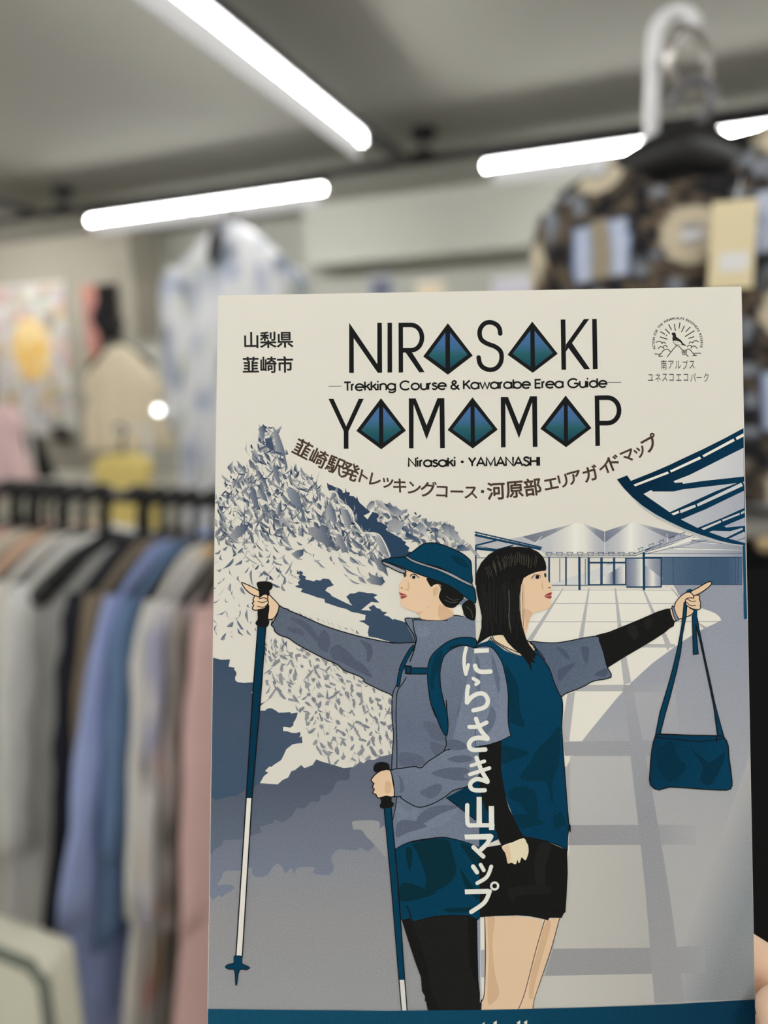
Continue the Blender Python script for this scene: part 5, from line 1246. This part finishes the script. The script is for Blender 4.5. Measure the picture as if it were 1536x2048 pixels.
for ch, x, y, em, r in (('韮', 606, 897, 38, 27), ('崎', 638, 916, 37, 25), ('駅', 671, 931, 37, 22), ('発', 701, 943, 37, 19), ('ト', 728, 953, 31, 15), ('レ', 751, 959, 31, 13), ('ッ', 775, 966, 31, 11), ('キ', 800, 971, 32, 9), ('ン', 829, 976, 31, 7),
                        ('グ', 857, 978, 34, 5), ('コ', 884, 983, 31, 2), ('ー', 914, 983, 31, 1), ('ス', 942, 985, 31, 0), ('・', 965, 983, 27, -1), ('河', 992, 982, 37, -3), ('原', 1029, 979, 37, -5), ('部', 1065, 974, 37, -8), ('エ', 1102, 968, 32, -11),
                        ('リ', 1126, 962, 31, -13), ('ア', 1149, 955, 32, -15), ('ガ', 1181, 947, 34, -17), ('イ', 1210, 934, 31, -20), ('ド', 1229, 925, 34, -22), ('マ', 1256, 912, 31, -24), ('ッ', 1280, 904, 31, -27), ('プ', 1300, 886, 36, -29)):
    char(ch, x, y, em, r, BR, .026, cen='box' if ch not in 'ー・' else (.5, .38))
# vertical white lettering down the seam
part('vertical_lettering', max(top3, top4) + 2)
VW = (232, 230, 220)
def vs_(s, w, n=5): stroke(smooth(Q(s), False, n), w, VW)
vs_('R 310,150 278,300 272,450 285,570 305,655', 7.0); vs_('R 305,655 330,560 352,475', 6.5); PF('R 465,165 745,155 748,240 465,255', VW); vs_('R 480,495 505,560 570,605 660,612 775,605', 9.0)
vs_('R 448,740 530,790 545,815 500,850', 7.2); vs_('R 348,890 330,1000 322,1200', 8.4); vs_('R 330,1200 400,1110 500,1045 600,1025 680,1060 725,1150 705,1250 620,1310 450,1350', 8.8)
vs_('C 1008,150 1045,240 1100,305', 8.6); vs_('C 955,215 1020,212 1092,180', 8.2); vs_('C 1100,312 1030,302 975,318 952,360 980,398 1082,396', 9.0)
vs_('C 970,525 1075,490', 7.2, 1); vs_('C 960,595 1115,545', 7.6, 1); vs_('C 1012,462 1055,570 1100,645', 8.4); vs_('C 1100,655 1020,632 968,660 965,700 1000,722 1078,722', 8.6)
PF('C 1013,775 1053,775 1056,1010 1012,1010', VW); stroke(smooth(Q('C 938,842 938,960 950,1000 1000,1002 1140,1002'), False, 3), 8.6, VW); PF('C 1110,848 1152,848 1154,1040 1112,1040', VW)
PF('E 915,36 1130,30 1130,76 920,76', VW); vs_('E 1130,52 1095,110 1050,155', 9.0); vs_('E 988,138 1066,212', 8.6, 1)
vs_('E 985,292 1016,338', 8.6, 1); vs_('E 1045,278 1070,322', 7.6, 1); vs_('E 1130,292 1095,375 1018,425', 7.6)
PF('E 918,475 1110,470 1110,510 920,514', VW); vs_('E 1118,490 1075,580 970,655', 8.6); stroke([(700 + (1157 + 28 * cos(a)) / 4, 1660 + (448 + 28 * sin(a)) / 4) for a in [2 * pi * k / 20 for k in range(20)]], 4.4, VW, True)
# emblem
part('emblem', 0)
EK = (42, 42, 42)
tx = 'ACTION FOR THE MINAMI-ALPS BIOSPHERE RESERVE'
wid = [(.34 if c in 'I-' else .5 if c == ' ' else .92 if c == 'M' else .80 if c in 'NOHCR' else .68) for c in tx]; tot = sum(wid); acc = 0
for c, w_ in zip(tx, wid):
    a = 197 - (197 + 14) * (acc + w_ / 2) / tot; acc += w_
    if c != ' ': char(c, 1280 + (722 + 462 * cos(radians(a))) / 9.6, 610 + (715 - 462 * sin(radians(a))) / 9.6, 6.6, 90 - a, EK, .03, 1.0, 'box' if c != '-' else (.2, .38))
SF('N 605,560 615,540 640,528 670,530 688,560 700,610 740,640 790,680 830,735 890,778 880,788 830,772 730,765 690,775 650,735 630,700 622,640 628,590', EK, 3); SF('N 640,690 720,690 770,715 805,760 730,758 700,762 660,730', PAPER, 3); PL('N 660,708 700,716 740,722', .5, EK)
for s in ('N 550,370 605,480', 'N 658,362 682,500', 'N 768,335 748,455', 'N 742,483 740,490', 'N 855,398 796,518', 'N 966,420 878,516', 'N 1045,494 862,608', 'N 1040,608 930,642', 'N 488,460 572,552', 'N 388,510 485,565', 'N 500,575 520,588', 'N 382,612 526,658'): PL(s, 1.9, EK)
for s in ('N 310,720 340,700 380,695 415,720 425,740 440,718 465,715 495,745', 'N 348,840 375,808 410,800 445,825 460,840', 'N 440,810 470,780 500,780 525,812', 'N 940,738 965,712 1000,715 1010,728 1040,692 1085,685 1125,708', 'N 910,800 935,775 970,775 990,800', 'N 978,830 1005,795 1050,790 1095,830',
          'N 285,940 395,940 440,880 500,850 545,860 580,895', 'N 360,985 395,940', 'N 360,985 430,980', 'N 522,995 680,800 715,785 750,795 790,840 820,870', 'N 885,870 920,848 960,860 1050,960 1090,968 1015,972', 'N 1040,930 1165,925', 'N 885,945 925,990'): SL(s, 1.6, EK, 3)
for k in range(5):
    a = radians(90 + 72 * k); x, y = 850 + 30 * cos(a), 912 - 30 * sin(a); stroke([(1280 + (x + 19 * cos(b)) / 9.6, 610 + (y + 19 * sin(b)) / 9.6) for b in [2 * pi * i / 10 for i in range(10)]], 1.3, EK, True)
for ch, x in zip('南アルプス', (1327.5, 1342, 1356, 1370.6, 1384)): char(ch, x, 729.5, 21, -.5, EK, .004, .62, 'box')
for ch, x in zip('ユネスコエコパーク', (1301.3, 1315.8, 1329.5, 1342.8, 1357.5, 1371.5, 1386.3, 1398.2, 1412.3)): char(ch, x, 755, 20.5, -.5, EK, .004, .62, 'box')
# bottom band and what shows of its white lettering
part('bottom_band', max(top3, top4))
fill(Q('X 405,2018 560,2020 770,2021.5 960,2020 1160,2015.5 1340,2009 1515,1998.5 1515,2090 405,2100'), HG(420, 1510, (0, (24, 78, 104)), (.5, (18, 70, 96)), (1, (12, 52, 78))))
for x, y in ((989, 2041), (1036, 2040.5), (1050, 2040)):
    fill([(x - 3.2, y + 5), (x + 4.4, y), (x + 4.4, 2074), (x - .6, 2074), (x - .6, y + 7)], (222, 222, 212))
fill([(963, 2049), (969, 2044), (969.5, 2072), (964.5, 2072)], (222, 222, 212))
MADE = {}
for n_, (V, Fc, Cc) in PR.items():
    me = mesh(n_, V, Fc)
    at = me.color_attributes.new('ink', 'FLOAT_COLOR', 'POINT')
    for i, c in enumerate(Cc): at.data[i].color = (*c, 1)
    MADE[n_] = obj(n_, me, leaf, ink)
for n_, pn in PARENT.items(): MADE[n_].parent = MADE[pn]
for o in list(leaf.children):
    if o.name in PR:
        o['label'] = {'mountain_picture': 'printed rocky mountain picture on the left half', 'square_picture': 'printed station square with roofs on the right half', 'hiker_figure': 'printed woman in a blue hat with trekking poles', 'city_figure': 'printed black-haired woman holding a blue bag',
                      'title_lettering': 'black title with blue-green kite-shaped letters', 'place_lettering': 'two small lines of black Japanese lettering', 'arched_lettering': 'brown Japanese lettering in an arch', 'vertical_lettering': 'white Japanese lettering running down the middle',
                      'emblem': 'round black emblem with a bird and sun rays', 'bottom_band': 'dark blue band along the bottom'}[o.name]

# ------------------------------------------------------------------ the hand that holds the leaflet
PXM = .1905 / F
corner = loc(1511, 2000, 0)
def hp(px, py, w):
    q = loc(px, py, w); return (q.x, q.y, q.z)
hm = empty('person', base, "right hand gripping the leaflet's lower right corner, thumb in front, fingers behind", 'person')
hm.matrix_world = LM
skin = mat('hand_skin', alb((232, 198, 170), .70), .5, .35, sss=.15, var=.04, scale=300)
nodes = [((2100, 2760, -.020), .026), ((1960, 2560, -.016), .027)]       # wrist, palm
edges = [(0, 1)]
def chain(root, pts):
    prev = root
    for p, r in pts:
        nodes.append((p, r)); edges.append((prev, len(nodes) - 1)); prev = len(nodes) - 1
chain(0, [((2240, 3000, -.026), .029), ((2500, 3400, -.04), .036)])                                                             # forearm
chain(1, [((1850, 2480, -.004), .0135), ((1720, 2330, .0095), .0105), ((1640, 2180, .0105), .0094), ((1568, 2010, .0088), .0082), ((1556, 1976, .0082), .0060)])       # thumb
chain(1, [((1890, 2300, -.016), .0125), ((1740, 2105, -.014), .0095), ((1600, 1990, -.0112), .0084), ((1450, 1890, -.0092), .0075), ((1370, 1845, -.0082), .006)])     # index
chain(1, [((1860, 2400, -.020), .0125), ((1720, 2240, -.018), .0095), ((1570, 2125, -.0135), .0085), ((1400, 2030, -.0098), .0076), ((1320, 1990, -.0086), .006)])
chain(1, [((1850, 2500, -.022), .0115), ((1710, 2370, -.020), .0090), ((1560, 2260, -.0150), .0080), ((1410, 2160, -.0100), .0072), ((1340, 2120, -.0086), .0058)])
chain(1, [((1870, 2600, -.022), .0105), ((1730, 2490, -.021), .0080), ((1600, 2390, -.0160), .0070), ((1480, 2300, -.0105), .0062), ((1425, 2255, -.0090), .005)])
me = bpy.data.meshes.new('hand'); me.from_pydata([hp(*n[0]) for n in nodes], edges, []); me.update()
hand = obj('hand', me, hm, skin, True)
hand.modifiers.new('sk', 'SKIN')
for i, n in enumerate(nodes):
    sv = me.skin_vertices[0].data[i]; sv.radius = (n[1], n[1])
me.skin_vertices[0].data[0].use_root = True
hand.modifiers['sk'].use_smooth_shade = True
ss = hand.modifiers.new('ss', 'SUBSURF'); ss.levels = 2; ss.render_levels = 2
bm = bmesh.new()
n1, n2 = 10, 12; gridv = []
tipn = (1558, 2020, .0183); 
for j in range(n2 + 1):
    row = []
    for i in range(n1 + 1):
        s = i / n1 * 2 - 1; t = j / n2
        wdt = .0045 * (1 - .35 * max(0, (t - .75) / .25) ** 2) * (1 - .5 * max(0, (.12 - t) / .12) ** 2)
        q = loc(1560 + 40 * t * .5, 1958 + 104 * t, 0)
        row.append(bm.verts.new((q.x + s * wdt + .0006, q.y, .0142 + .0030 * min(1, t * 2.0) - .0024 * s * s)))
    gridv.append(row)
for j in range(n2):
    for i in range(n1): bm.faces.new((gridv[j][i], gridv[j + 1][i], gridv[j + 1][i + 1], gridv[j][i + 1]))
nail = obj('nail', fromb('nail', bm), hm, mat('finger_nail', alb((246, 226, 206), .72), .3, .5), True)
sd = nail.modifiers.new('s', 'SOLIDIFY'); sd.thickness = .0005
